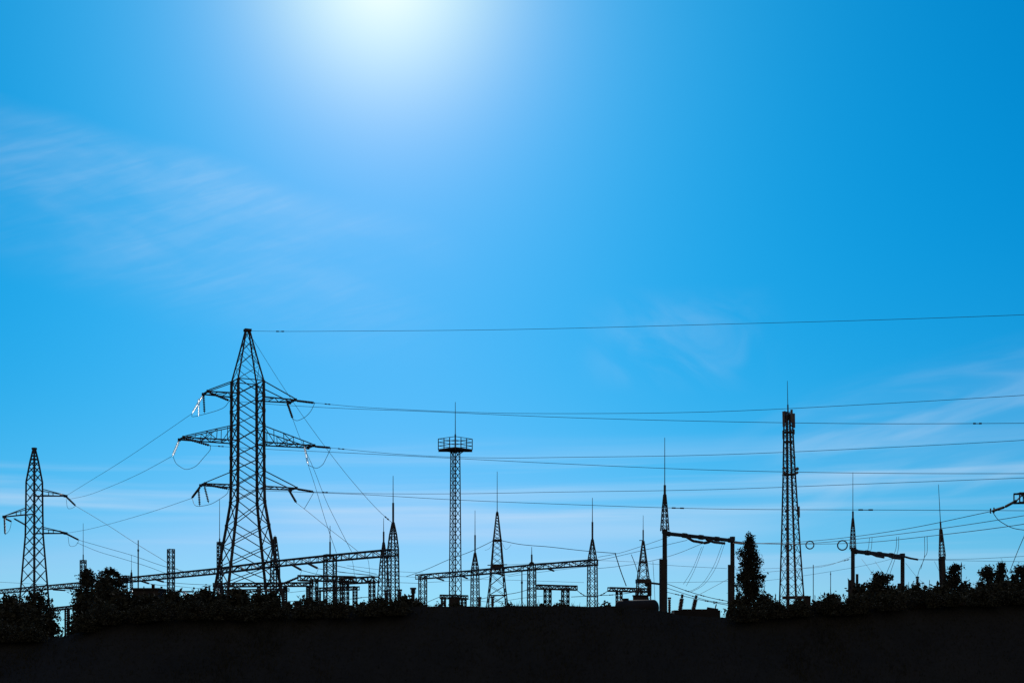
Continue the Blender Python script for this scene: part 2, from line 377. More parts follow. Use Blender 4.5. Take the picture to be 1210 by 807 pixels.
# ---- the smaller pylon at the left
D2 = 230.0; TH2 = R(43.5)
small = thing('pylon', 'smaller lattice pylon at the left edge with three single crossarms', 'pylon', (P(40.5, 0, D2).x, D2, 0), TH2-view(40.5), 'lattice pylons', lean=0)
h2 = lambda w: half_of(w, D2, TH2); z2 = lambda y: Z(y, D2)
lv = [(0, h2(24)), (z2(706), h2(16)), (z2(633), h2(10)), (z2(607), h2(9.5)), (z2(569.5), h2(9.1)), (z2(545), h2(4.6)), (z2(531), h2(1.3))]
lattice(small, lv, .2, .08, 'x', ratio=.85, horiz=False, gusset=0)
mesh('peak_cap', MB().box((0, 0, z2(530)), .6, .6, .3), STEEL, small)
def arm_to(o, tipw, zl, zt, hb, th_side, ch=.2):
    """single crossarm from two body corners to a world tip point"""
    mb = MB(); t = local(o, tipw)
    for c in th_side:
        cx, cy = CORN[c]; mb.bar((cx*hb, cy*hb, zl), t, ch); mb.bar((cx*hb, cy*hb, zt), t+Vector((0, 0, .15)), ch*.6)
        k = Vector((cx*hb, cy*hb, zl)).lerp(t, .45); kk = Vector((cx*hb, cy*hb, zt)).lerp(t, .45); mb.bar(k, kk, .09)
    a, b = [Vector((CORN[c][0]*hb, CORN[c][1]*hb, zl)) for c in th_side]
    for q in range(3): mb.bar(a.lerp(t, q/3), b.lerp(t, (q+1)/3), .09); mb.bar(b.lerp(t, q/3), a.lerp(t, (q+1)/3), .09)
    mb.box(t, .45, .45, .4)
    return mesh('crossarm', mb, STEEL, o)
t_a = P(77.5, 586, 236); t_b = P(5.2, 610.5, 225); t_c = P(77.5, 630, 236)
aa = arm_to(small, t_a, z2(585), z2(577.5), h2(9.2), (1, 2))
ab = arm_to(small, t_b, z2(608), z2(600), h2(9.4), (0, 3))
ac = arm_to(small, t_c, z2(629.5), z2(622.4), h2(9.8), (1, 2))
s_a = P(89.5, 597.5, 239); s_c = P(93.5, 638, 239); s_b = P(6, 631.5, 227); s_b2 = P(13.5, 616, 223)
string(aa, small, t_a, s_a, r=.17); string(ac, small, t_c, s_c, r=.17); string(ab, small, t_b, s_b, r=.17); string(ab, small, t_b+Vector((.2, 0, -.3)), s_b2, r=.15, n=7)
string(ab, small, P(16, 612.2, 227), P(31, 620.5, 229), r=.15)
string(aa, small, t_a+Vector((-.2, 0, .1)), P(70.5, 584, 234), GLASS, r=.16, n=7); string(ac, small, t_c+Vector((-.1, 0, -.1)), P(70, 627, 234), r=.16, n=7)
jumper(small, [s_a, P(85, 600.3, 238), P(80.5, 600.5, 237), t_a+Vector((.1, 0, -.5))])
jumper(small, [s_c, P(89, 644.5, 238), P(83, 645, 237), t_c+Vector((.4, 0, -.5))])
jumper(small, [s_b, P(9, 629, 226), P(12.5, 622, 224), s_b2])

# conductors from the tall pylon to the small one
def left_line(key, end, tgt, mids, label, mat, extra=None):
    a, near, far = arms1[key]; px, py = PXY(far); tx, ty = PXY(tgt); ln = Line(px, far.y, tx, tgt.y)
    e = ln.p(*end); string(a, big, far, e, mat)
    wire(label, [e]+[ln.p(*m) for m in mids]+[tgt]); return e
f_l1 = left_line('l1', (227, 488.5), t_a, [(190, 514), (150, 541), (110, 566)], "conductor sagging from the tallest pylon's left top crossarm to the smaller pylon", GLASS)
f_l2 = left_line('l2', (204, 538.5), P(80, 590, 237), [(170, 557), (130, 575), (105, 584.5)], "conductor sagging from the tallest pylon's left middle crossarm to the smaller pylon", GLASS)
f_l3 = left_line('l3', (226.5, 588.5), t_c, [(190, 601), (140, 616), (105, 625)], "conductor sagging from the tallest pylon's left bottom crossarm to the smaller pylon", PORC)
# second and third strings at the left arm tips, and the jumper loops
for key, pts, mats in (('l1', ((234.8, 471, 234.8, 491.5), (240.5, 466, 241.6, 488)), (GLASS, PORC)), ('l3', ((234.6, 577, 236, 597.5), (241.5, 574, 246.5, 594)), (PORC, PORC))):
    a, near, far = arms1[key]
    for (xa, ya, xb, yb), m in zip(pts, mats): string(a, big, P(xa, ya, near.y+1), P(xb, yb, near.y+1), m, n=9)
mid1 = lambda x, y: P(x, y, D1-1)
jumper(big, [f_l1, mid1(233, 491.5), mid1(241, 489.5), mid1(258, 484.5), e_l1])
jumper(big, [f_l2, mid1(211, 550), mid1(219, 554.3), mid1(229, 552), mid1(242, 539), e_l2])
jumper(big, [f_l3, mid1(236, 598), mid1(250, 595), mid1(262, 588), e_l3])
# down strings of the right arms, towards the substation gantry
def beam1_d(px): return Line(464, 146, 0, 259).d(px)
def down(key, a0, a1, mids, end, label, jmp, mat):
    a, near, far = arms1[key]; ln = Line(a0[0], near.y-1, end[0], beam1_d(end[0]))
    p0 = ln.p(*a0); p1 = ln.p(*a1); string(a, big, p0, p1, mat, n=9)
    wire(label, [p1]+[ln.p(*m) for m in mids]+[ln.p(*end)])
    return p1
g1 = down('r1', (338.5, 473), (346, 495), [(353, 514), (370.7, 554), (385.5, 592), (399.5, 620.6)], (415.4, 651.5), 'steep wire from the right top crossarm of the tallest pylon down to the long gantry', None, PORC)
g2 = down('r2', (359.5, 526), (364, 548.5), [(371, 570), (386, 619.5)], (397.5, 653), 'steep wire from the right middle crossarm of the tallest pylon down to the long gantry', None, GLASS)
g3 = down('r3', (341, 578), (350.3, 594), [(359.5, 601), (385.5, 622), (409, 640)], (422.7, 651), 'slanting wire from the right bottom crossarm of the tallest pylon down to the long gantry', None, PORC)
jumper(big, [e_r1, P(367, 486, 170), P(360.7, 492.5, 170), P(353, 496.5, 170), g1])
jumper(big, [e_r2, P(386, 540, 171), P(380, 550, 171), P(374, 553, 171), P(368, 551, 171), g2])
jumper(big, [e_r3, P(366, 590, 170), P(359.5, 601, 169)])
gl2 = Line(292.5, D1, 462, 146.5)
wire("slanting ground wire from the tallest pylon's peak to the spire of the long gantry", [apex1, gl2.p(297, 398), gl2.p(337, 461), gl2.p(379.5, 521.5), gl2.p(420, 573), gl2.p(457.5, 612.5), gl2.p(463, 617)], .022, 'ground_wire', 'ground wire', 'overhead ground wires', dampers=[(457, 4)])

# ------------------------------------------------------------------ masts, columns, gantries
def rod_part(parent, x, y, z0, zmid, ztop, r0, r1, name='lightning_rod'):
    mb = MB().tube([(x, y, z0), (x, y, zmid)], r0, 7).tube([(x, y, zmid), (x, y, ztop)], [r1, r1*.6], 6)
    return mesh(name, mb, ROD, parent)
def spire_mast(label, px, d, rod_top, solid_top, apex, lv_px, th=R(28), leg=.13, br=.07, ratio=1.0, style='x', lean=0, r0=.11, r1=.05, group='lightning masts', horiz=False, name='lightning_mast', cat='lightning mast'):
    """lattice mast: lv_px = [(photo y, half width in px)] from the bottom up to the apex"""
    o = thing(name, label, cat, (P(px, 0, d).x, d, 0), th-view(px) if not lean else 0, group, lean)
    leg, br = leg*.68, br*.62
    lv = [(0, half_of(lv_px[0][1], d, th))]+[(Z(y, d), half_of(w, d, th)) for y, w in lv_px]
    lattice(o, lv, leg, br, style, ratio, horiz)
    rod_part(o, 0, 0, Z(apex, d)-.4, Z(solid_top, d), Z(rod_top, d), r0, r1)
    return o
def column(o, px, d, top, w_px, th=R(20), leg=.13, br=.065, rod=None, spire=None, ratio=1.0, style='x', bottom_w=None):
    """lattice column as a part of gantry o (legs in one mesh), its bracing and rod as sub-parts"""
    b = local(o, P(px, HY, d)); oz = b.z-EYE
    leg, br = leg*.68, br*.62
    h = half_of(w_px, d, th); hb = half_of(bottom_w or w_px, d, th)
    lv = [(0, hb), (Z(top, d), h)]
    if spire: lv += [(Z(y, d), half_of(w, d, th)) for y, w in spire[0]]
    col, br_ = lattice(None, lv, leg, br, style, ratio, False, legs_apart=False)
    c = mesh('column', br_, STEEL, o); c.location = (b.x, b.y, 0); c.rotation_euler = (0, 0, th-view(px))
    for l in col: mesh('leg', l, STEEL, c)
    if spire: rod_part(c, 0, 0, Z(spire[0][-1][0], d)-.4, Z(spire[1], d), Z(spire[2], d), .11, .05)
    elif rod: rod_part(c, 0, 0, Z(top, d)-.5, Z(rod[0], d), Z(rod[1], d), .09, .05)
    return c
def truss(o, a, b, w, h, n, ch=.13, br=.07, name='beam'):
    """box truss between world points a and b (centre line)"""
    a, b = local(o, a), local(o, b); t = (b-a).normalized(); sx = t.cross(Vector((0, 0, 1))).normalized()*w/2; sz = Vector((0, 0, h/2))
    ed = lambda i, k: a.lerp(b, k/n)+(sx if i in (0, 1) else -sx)+(sz if i in (1, 2) else -sz)
    mb = MB()
    for i in range(4): mb.bar(ed(i, 0), ed(i, n), ch)
    for k in range(n):
        for i, j in ((0, 1), (2, 3), (1, 2), (3, 0)):
            mb.bar(ed(i, k), ed(j, k), br)
            mb.bar(ed(i, k), ed(j, k+1), br) if k % 2 else mb.bar(ed(j, k), ed(i, k+1), br)
    for i, j in ((0, 1), (1, 2), (2, 3), (3, 0)): mb.bar(ed(i, n), ed(j, n), br)
    return mesh(name, mb, STEEL, o)

# ---- long gantry row behind the tall pylon
B1 = Line(464, 146, 0, 259)
by = lambda px: np.interp(px, [-60, 0, 100, 202, 257, 325, 390, 464], [703.5, 699.8, 690, 680, 674.5, 666, 659.3, 652.5])
g = thing('substation_gantry', 'long gantry with a truss beam running behind the tallest pylon on six lattice columns', 'gantry', (B1.p(260, 0).x, B1.d(260), 0), 0, 'substation gantries')
pts = [-40, 98, 202, 257, 325, 390, 466]
for a, b in zip(pts, pts[1:]):
    A, Bq = B1.p(a, by(a)), B1.p(b, by(b)); truss(g, A, Bq, .85, .64, max(4, int((A-Bq).length/1.7)), .13, .07)
column(g, 464.5, 146, 648.5, 6.3, R(25), .16, .075, spire=([(632, 4.2), (617, 1.0)], 594, 562), bottom_w=8.5, ratio=.85)
column(g, 390, B1.d(390), 655, 7.4, R(18), .2, .09, rod=(640, 621), ratio=.8)
c5 = column(g, 325, B1.d(325)+.5, 664, 5.2, R(30), .16, .08, spire=([(634, 1.2)], 634, 632), bottom_w=7)
column(g, 259.5, B1.d(259.5), 640, 3, R(25), .14, .075, rod=(636, 590))
column(g, 202, B1.d(202), 648.6, 4.1, R(20), .17, .09)
column(g, 98.3, B1.d(98.3), 661.5, 3.5, R(22), .16, .09, rod=(655, 618))
# strings slanting from its beam, with their busbar wires
k = 0
for (xa, ya, xb, yb, xc, yc) in ((343, 666, 356.5, 673.5, 384, 680), (361, 664, 376, 671.5, 440, 680), (166, 686, 176.5, 689.3, 200, 692), (182, 684, 194, 687.4, 250, 691), (62, 696.4, 78, 697.3, 95, 698), (75, 694.8, 91, 695.7, 130, 697), (95, 691.2, 117, 686.5, 118, 688), (120, 690, 131, 685.5, 132, 687)):
    q0 = B1.d(xa); m = GLASS if xa in (95, 120) else PORC
    string(g, g, P(xa, ya, q0), P(xb, yb, q0-4), m, r=.14, n=9)
    if k < 6:
        wire(['busbar wire leaving the long gantry beam just right of the tallest pylon', 'busbar wire from the beam of the long gantry, near its bare-topped column with rod', 'short busbar wire below the long gantry left of its thin bare column', 'busbar wire below the long gantry reaching past its thin bare column', 'lower busbar wire at the foot of the smaller pylon', 'upper busbar wire between the smaller pylon and the tall birch'][k],
             [P(xb, yb, q0-4), P((xb+xc)/2, (yb+yc)/2+.4, q0-8), P(xc, yc, q0-12)], .03, group='busbar wires')
    k += 1
# wires from the small pylon down to this gantry
for lab, s0, mids, e in (('wire falling from the top crossarm of the smaller pylon to the long gantry', s_a, [(130, 622), (161.5, 642.5), (196, 663.5)], (214, 675)),
                         ('wire falling from the bottom crossarm of the smaller pylon, upper of two', s_c, [(125, 647), (158, 656.5), (193, 668.5)], (222, 676)),
                         ('wire falling from the bottom crossarm of the smaller pylon, lower of two', P(91, 641, 238), [(115, 651), (145, 660), (177, 670)], (198, 678))):
    px, _ = PXY(s0); ln = Line(px, s0.y, e[0], B1.d(e[0])); wire(lab, [s0]+[ln.p(*m) for m in mids]+[ln.p(*e)], .03)

# short column, poles and slim masts at the left
def pole(label, px, d, top, r_px, segs=None, collar=None):
    o = thing('pole', label, 'pole', (P(px, 0, d).x, d, 0), 0, 'slim poles'); m = mpp(d)
    mesh('shaft', MB().tube([(0, 0, 0), (0, 0, Z(collar, d) if collar else Z(top, d))], r_px*m, 8), ROD, o)
    if collar:
        mesh('upper_tube', MB().tube([(0, 0, Z(collar, d)), (0, 0, Z(top, d))], r_px*m*.8, 8), ROD, o)
        mesh('collar', MB().tube([(0, 0, Z(collar, d)-.15), (0, 0, Z(collar, d)+.15)], r_px*m*1.5, 8), ROD, o)
    return o
pole('tall slim pole standing between the tall birch and the bare-topped column', 163.3, 200, 638, .75, collar=650)
spire_mast('thin faint lattice mast left of the tall slim pole', 155.3, 240, 655, 673, 675, [(690, 1.6), (676, .7)], leg=.1, br=.06, r0=.07, r1=.04)
def portal(label, cols, beam, d0, d1, ch=.13, ratio=.9, bw=.8, bh=.65, n=8, strings=()):
    """gantry: cols = [(px, top, half w)], beam = (px0,y0,px1,y1)"""
    ln = Line(beam[0], d0, beam[2], d1); mx = (beam[0]+beam[2])/2
    o = thing('substation_gantry', label, 'gantry', (ln.p(mx, 0).x, ln.d(mx), 0), 0, 'substation gantries')
    truss(o, ln.p(beam[0], beam[1]), ln.p(beam[2], beam[3]), bw, bh, n, ch, ch*.55)
    for c in cols: column(o, c[0], ln.d(c[0]), c[1], c[2], R(20), ch, ch*.5, ratio=ratio, **(c[3] if len(c) > 3 else {}))
    for xa, ya, xb, yb in strings: string(o, o, ln.p(xa, ya), P(xb, yb, ln.d(xa)-2), r=.14, n=9)
    return o
portal('low gantry stub under the long beam beside the tall birch', [(147.5, 682, 3)], (143, 683.6, 152, 682.6), 205, 203, n=3)
portal('low two-column gantry with a boxy beam crossing behind the column with rod', [(371, 684, 4.6), (400, 684, 4.6)], (353.5, 682.8, 419, 684.2), 160, 158, .17, n=8, bw=.7, bh=.55, strings=[(353.5, 681.5, 334, 689.5)])
portal('low gantry left of the twin spires with its beam reaching from the boxy beam', [(408.5, 688, 3.6), (439.5, 685.5, 3.6)], (404, 686.5, 445, 684.4), 170, 166, .16, n=6)
portal('slim low gantry between the boxy beam and the twin spires', [(419.5, 694, 2.6), (376.5, 697, 2.4)], (375, 696.5, 422, 694.6), 190, 185, .14, n=7, bh=.4)
portal('low bar-like gantry passing through the feet of the tallest pylon', [(262, 692, 1.8), (306, 692.5, 1.8), (337, 693, 1.9), (364, 692.5, 1.8)], (254, 691.2, 368, 690.2), 215, 205, .2, n=16, bh=.5)
portal('lowest bar gantry seen between the feet of the tallest pylon', [(270, 699, 1.5), (322, 699, 1.5)], (256, 698.5, 340, 696.5), 230, 224, .16, n=12, bh=.35)
portal('small gantry seen through the gap between the left trees', [(78.5, 718, 1.9), (81, 719, 1.2)], (58, 720, 98, 716), 205, 200, .14, n=6, bh=.35)
# ---- twin spire beside the end of the long gantry
spire_mast('slender lattice mast close beside the taller spire of the long gantry', 453.3, 175, 612, 628, 640.5, [(735, 9), (690, 6.2), (666, 4.3), (652, 2.4), (640.5, .8)], R(30), .16, .075)

# ---- middle gantry from the bare corner column to the spire mast
ln2 = Line(495, 205, 703, 164)
g2_ = thing('substation_gantry', 'middle gantry whose rising truss beam passes behind the platform mast', 'gantry', (ln2.p(600, 0).x, ln2.d(600), 0), 0, 'substation gantries')
b2 = lambda px: np.interp(px, [495, 561, 627, 703], [681.5, 676.4, 670.2, 664.2])
for a, b in ((494, 561), (561, 627), (627, 703)):
    A, Bq = ln2.p(a, b2(a)), ln2.p(b, b2(b)); truss(g2_, A, Bq, .8, .6, 6, .14, .085)
column(g2_, 499.5, ln2.d(499.5), 680, 4.8, R(20), .17, .09)
column(g2_, 561.3, ln2.d(561.3), 674, 4.6, R(22), .16, .08, spire=([(653, .9)], 632, 603), bottom_w=6.2)
column(g2_, 628.3, ln2.d(628.3), 669, 4.8, R(20), .16, .085, spire=([(664, 1.2)], 655, 646), bottom_w=5.6)
column(g2_, 700, ln2.d(700), 663, 5.6, R(20), .14, .075, spire=([(637, 1)], 616.5, 588), bottom_w=7)
for xa, xb in ((515, 525), (545, 553), (585, 596), (646, 655)):
    string(g2_, g2_, ln2.p(xa, b2(xa)+2.5), P(xb, b2(xb)+6.5, ln2.d(xa)-2), r=.12, n=8)

# ---- platform mast
D3 = 200.0
pm = thing('floodlight_mast', 'slim lattice mast topped by a railed square platform and a long rod', 'mast', (P(538, 0, D3).x, D3, 0), R(45)-view(538))
hh = lambda w: half_of(w, D3, R(45))
lattice(pm, [(0, hh(7.4)), (Z(690, D3), hh(6.9)), (Z(533, D3), hh(5.3))], .11, .05, 'x', 1.1, False)
dk = 20*mpp(D3)/math.sqrt(2); zd = Z(531.5, D3)
deck = mesh('platform', MB().box((0, 0, zd), dk*2, dk*2, .22), STEEL, pm)
mesh('platform_frame', MB().bar((-dk, -dk, zd-.2), (dk, dk, zd-.2), .16).bar((-dk, dk, zd-.2), (dk, -dk, zd-.2), .16).bar((-hh(5.3), 0, zd-.7), (-dk*.9, 0, zd-.12), .1).bar((hh(5.3), 0, zd-.7), (dk*.9, 0, zd-.12), .1), STEEL, pm)
rail = MB(); hr = 13*mpp(D3)
for i in range(4):
    a = Vector((CORN[i][0]*dk, CORN[i][1]*dk, zd)); b = Vector((CORN[(i+1) % 4][0]*dk, CORN[(i+1) % 4][1]*dk, zd))
    for k in range(3): q = a.lerp(b, k/3); rail.bar(q, q+Vector((0, 0, hr)), .09)
    for k in (.36, .68, 1): rail.bar(a+Vector((0, 0, hr*k)), b+Vector((0, 0, hr*k)), .07)
mesh('railing', rail, STEEL, pm)
rod_part(pm, 0, 0, zd, Z(513, D3), Z(475, D3), .11, .06)
mesh('ladder', MB().bar((-hh(6), hh(2), 0), (-hh(5), hh(2), zd), .07).bar((-hh(6)-.0, hh(-.6), 0), (-hh(5), hh(-.6), zd), .07), STEEL, pm)

# ---- A-shaped lattice tower in the middle
D4 = 190.0; THT = R(6)
at = spire_mast('broad A-shaped lattice tower with a dark platform in the middle of the yard', 587.5, D4, 557, 604, 606, [(716, 12.6), (692, 9.6), (667, 7.2), (638, 4.7), (605, .8)], THT, .2, .09, .75, r0=.1)
mesh('platform', MB().box((0, 0, Z(668.5, D4)), 14*mpp(D4), 12*mpp(D4), .42).box((0, 0, Z(671.5, D4)), 8*mpp(D4), 7*mpp(D4), .4), STEEL, at)
mesh('side_arm', MB().bar((-11.5*mpp(D4), 0, Z(667.6, D4)), (12*mpp(D4), 0, Z(666.8, D4)), .12), STEEL, at)
mesh('cross_plate', MB().box((0, 0, Z(638.5, D4)), 10.5*mpp(D4), 7*mpp(D4), .3), STEEL, at)
mesh('base_beam', MB().bar((-10.5*mpp(D4), -1, Z(703.5, D4)), (10.5*mpp(D4), -1, Z(703.5, D4)), .16), STEEL, at)

# ---- mast right of the middle, with bulky lower part
D5 = 180.0
ms = spire_mast('lattice mast with a cluttered lower part, left of the solid portal post', 760, D5, 608.7, 626, 639, [(716, 9.5), (687, 7.6), (664, 4.6), (639, 1)], R(12), .16, .085, .8, r0=.09, r1=.04)
mesh('platform', MB().box((0, 0, Z(686.5, D5)), 16*mpp(D5), 13*mpp(D5), .5).box((0, 0, Z(664, D5)), 9*mpp(D5), 7*mpp(D5), .25), STEEL, ms)
mesh('equipment_box', MB().box((7.5*mpp(D5), 0, Z(695, D5)), .45, .5, 1.9).box((5.4*mpp(D5), 0, Z(690, D5)), .6, .6, .5), STEEL, ms)
mesh('side_arm', MB().bar((0, 0, Z(687.5, D5)), (27*mpp(D5), .8, Z(690, D5)), .24), STEEL, ms)
mesh('antenna_arm', MB().bar((-4.6*mpp(D5), 0, Z(638.3, D5)), (0, 0, Z(638.3, D5)), .09), ROD, ms)
# small gantries in the middle
portal('low gantry on two dark columns right of the middle gantry column with rod', [(647, 695, 4.2), (668, 695, 4.4)], (634.5, 693.2, 681.5, 694.6), 185, 186, .19, n=9, bw=.7, bh=.5)
portal('low gantry in front of the cluttered lattice mast', [(731.5, 698, 3.6), (755, 697, 3.8)], (719.5, 696, 766, 697.4), 178, 180, .17, n=8, bw=.7, bh=.42)
portal('squat gantry behind the foot of the platform mast', [(524, 705, 2.6), (548, 706, 3)], (520, 704.8, 553, 705.6), 215, 215, .2, n=6, bh=.5)
pole('slim pole left of the middle gantry column with rod', 616.7, 190, 674, .8, collar=688)
# ---- solid portals with lattice spire on the left post
def solid_portal(label, d, p1, p2, beam_t, sleeves, spire, strings):
    (x1, y1, w1), (x2, y2, w2) = p1, p2; m = mpp(d)
    d2 = d*(HY-y1)/(HY-y2)                                          # same height, so the far post stands further back
    o = thing('portal_gantry', label, 'gantry', (P(x1, 0, d).x, d, 0), 0, 'solid portal gantries')
    for (x, y, w), (sx0, sx1, sy), dd in ((p1, sleeves[0], d), (p2, sleeves[1], d2)):
        mm = mpp(dd); c = local(o, P(x, HY, dd)); zt = Z(y, dd)
        po = mesh('post', MB().tube([(0, 0, 0), (0, 0, zt)], [w/2*mm*1.1, w/2*mm], 12).tube([(0, 0, zt-.1), (0, 0, zt+.35)], w/2*mm*1.25, 12), CONC, o); po.location = (c.x, c.y, 0)
        cx = ((sx0+sx1)/2-x)*mm; mesh('sleeve', MB().tube([(cx, 0, 0), (cx, 0, Z(sy, dd))], (sx1-sx0)/2*mm, 14), CONC, po)
    a, b = local(o, P(x1, y1+1, d)), local(o, P(x2, y2+1, d2)); bm = MB().tube([a, b], beam_t/2*m, 10)
    for t in (.04, .28, .52, .76, .97): q = a.lerp(b, t); bm.tube([a.lerp(b, t-.025), a.lerp(b, t+.025)], beam_t/2*m*1.32, 10)
    be = mesh('beam', bm, CONC, o)
    th = R(22); lv = [(Z(y, d), half_of(w, d, th)) for y, w in spire[0]]
    col, br = lattice(None, lv, .085, .045, 'x', 1.1, False, legs_apart=False)
    s = mesh('spire', br, STEEL, o); s.rotation_euler = (0, 0, th-view(x1))
    for l in col: mesh('leg', l, STEEL, s)
    rod_part(s, 0, 0, lv[-1][0]-1.2, Z(spire[1], d), Z(spire[2], d), .13, .05)
    lnb = Line(x1, d, x2, d2)
    for xa, ya, xm, ym, xb, yb in strings:
        A, Mi, Bq = lnb.p(xa, ya), P(xm, ym, lnb.d(xa)-1), P(xb, yb, lnb.d(xa)-2)
        A, Mi, Bq = [local(o, q) for q in (A, Mi, Bq)]
        mesh('insulator_string', MB().discs(A, Mi, .16, 7).discs(Mi, Bq, .16, 7), PORC, o)
    return o, lnb
pa, lpa = solid_portal('solid dark portal with a lattice spire, left of the tall conifer', 150, (785.5, 629, 5.4), (865.5, 637.5, 5), 4.6, ((779, 788.5, 660.5), (860, 866, 667)), ([(627, 5), (600, 3), (584, 1.4)], 573, 517),
             [(810, 633.5, 819, 639, 831, 641), (834.6, 637, 844, 640.5, 857, 641.8), (868, 640.5, 876, 641.5, 888, 642), (841, 638, 837, 640.5, 832, 641.4)])
pb, lpb = solid_portal('solid dark portal with a lattice spire, right of the communications tower', 195, (1007.8, 650, 4.6), (1066.5, 656.5, 4.8), 4.8, ((1002, 1008.5, 685), (1060.5, 1067, 689)), ([(648.6, 3.6), (625, 2.2), (612, .9)], 604, 558),
             [(1028, 653.5, 1036, 657, 1045, 658.5), (1046, 655, 1055, 659, 1064, 660), (1069, 657.5, 1076, 659.5, 1085, 661)])
mesh('climbing_pipe', MB().tube([local(pb, P(1012.8, HY, 195))*1, local(pb, P(1012.8, 678, 195))], 1.6*mpp(195), 8), CONC, pb)
# leaning spire mast at the far right on a round post
DN = 190.0; mN = mpp(DN)
nm = thing('lightning_mast', 'leaning spire mast on a round post above the right-hand trees', 'lightning mast', (P(1119.5, 0, DN).x, DN, 0), 0, 'lightning masts', lean=R(-3))
zq = lambda y: Z(y, DN)
mesh('post', MB().tube([(0, 0, 0), (0, 0, zq(659))], [3.6*mN, 3.2*mN], 12), CONC, nm)
mesh('collar', MB().tube([(0, 0, zq(661)), (0, 0, zq(657))], 4*mN, 12), CONC, nm)
lattice(nm, [(zq(657), half_of(3.5, DN, R(10))), (zq(625), half_of(1.3, DN, R(10)))], .09, .045, 'x', .9, False)
rod_part(nm, 0, 0, zq(640), zq(616), zq(572), .11, .05)
mesh('climbing_pipe', MB().tube([(-4.4*mN, 0, 0), (-4*mN, 0, zq(659))], .8*mN, 6), CONC, nm)

# ---- communications tower
D6 = 235.0; TH6 = R(24); m6 = mpp(D6)
ct = thing('communications_tower', 'tall tapering lattice communications tower with panel antennas near its top', 'communications tower', (P(936.8, 0, D6).x, D6, 0), 0, lean=R(-1.15))
lv = [(0, half_of(16.8, D6, TH6)), (Z(706, D6), half_of(14, D6, TH6)), (Z(640, D6), half_of(10.6, D6, TH6)), (Z(559, D6), half_of(7, D6, TH6)), (Z(487, D6), half_of(4.6, D6, TH6))]
def rotz(mb, a):
    m = Matrix.Rotation(a, 3, 'Z'); mb.v = [tuple(m @ Vector(p)) for p in mb.v]; return mb
lvx = levels_between(lv, .8)
for c in range(4):
    mb = MB()
    for a, b in zip(lvx, lvx[1:]): mb.bar(Vector((CORN[c][0]*a[1], CORN[c][1]*a[1], a[0])), Vector((CORN[c][0]*b[1], CORN[c][1]*b[1], b[0])), .19)
    mesh('leg', rotz(mb, TH6-view(936)), STEEL, ct)
_, br = lattice(None, lv, .2, .065, 'x', .8, False, legs_apart=False); mesh('bracing', rotz(br, TH6-view(936)), STEEL, ct)
mesh('cable_ladder', MB().bar((-.7, -.2, 0), (-.2, -.1, Z(490, D6)), .34).bar((.9, .3, 0), (.25, 0, Z(490, D6)), .3), STEEL, ct)
for (dx, y0, y1, w, dy) in ((-6, 486.5, 504.5, 2.6, -.5), (6.2, 489, 506, 2.6, -.4), (-2.6, 484.5, 499, 2.4, .9), (3, 485, 500, 2.4, -.9), (-5.6, 508, 518, 1.8, .4), (7, 507, 513, 1.4, .2)):
    z = (Z(y0, D6)+Z(y1, D6))/2; mesh('panel_antenna', MB().box((dx*m6, dy, z), w*m6, .26, (y1-y0)*m6).bar((dx*m6*.4, dy*.4, z+.3), (dx*m6, dy, z+.3), .1), PANEL, ct)
for (dx, y, r) in ((-7, 553, 1.7), (8.6, 554.5, 2), (8.4, 559, 1.6), (-5, 625, 2.2), (-6.6, 558.5, 1.5), (5.5, 541, 1.4), (-5.2, 604, 1.6)):
    z = Z(y, D6); mesh('drum_antenna', MB().tube([(dx*m6, -.75, z), (dx*m6, -.3, z)], r*m6, 14).bar((dx*m6, -.4, z), (dx*m6*.55, .1, z), .12), PANEL, ct)
mesh('panel_antenna', MB().box((9.8*m6, -.3, Z(605, D6)), 2.6*m6, .3, 13*m6).bar((6.5*m6, 0, Z(603, D6)), (9.8*m6, -.3, Z(603, D6)), .12), PANEL, ct)
for y, w in ((560.5, 15), (511, 10.5), (522, 9)): mesh('platform', MB().box((0, 0, Z(y, D6)), w*m6, w*m6*.75, .22), STEEL, ct)
rod_part(ct, 0, 0, Z(496, D6), Z(478, D6), Z(450, D6), .12, .06)
mesh('base_beam', MB().bar((-13*m6, -1.5, Z(706, D6)), (17*m6, -1.5, Z(706, D6)), .5), STEEL, ct)
# ---- end of a near gantry at the right edge
DR = 95.0; mr = mpp(DR)
ng = thing('substation_gantry', 'box-like end of a gantry arm cut off by the right edge', 'gantry', (P(1262, 0, DR).x, DR, 0), 0, 'substation gantries')
truss(ng, P(1201.5, 588.5, DR), P(1300, 587, DR+2), .6, .62, 9, .12, .07)
column(ng, 1262, DR, 584, 10, R(15), .16, .08)
string(ng, ng, P(1202, 591, DR), P(1187, 599, DR+1.5), r=.1, n=9); string(ng, ng, P(1187, 599, DR+1.5), P(1172.5, 603.7, DR+3), r=.1, n=9)
jumper(ng, [P(1172.5, 604, DR+3), P(1177, 611, DR+3), P(1187, 619, DR+2), P(1198, 624, DR+1), P(1214, 626.5, DR)], .025)
mesh('clamp', MB().tube([P(1170.5, 600.5, DR+3)-ng.location, P(1170.5, 606.5, DR+3)-ng.location], .05).tube([P(1174.5, 599.5, DR+3)-ng.location, P(1174.5, 606, DR+3)-ng.location], .05), ROD, ng)

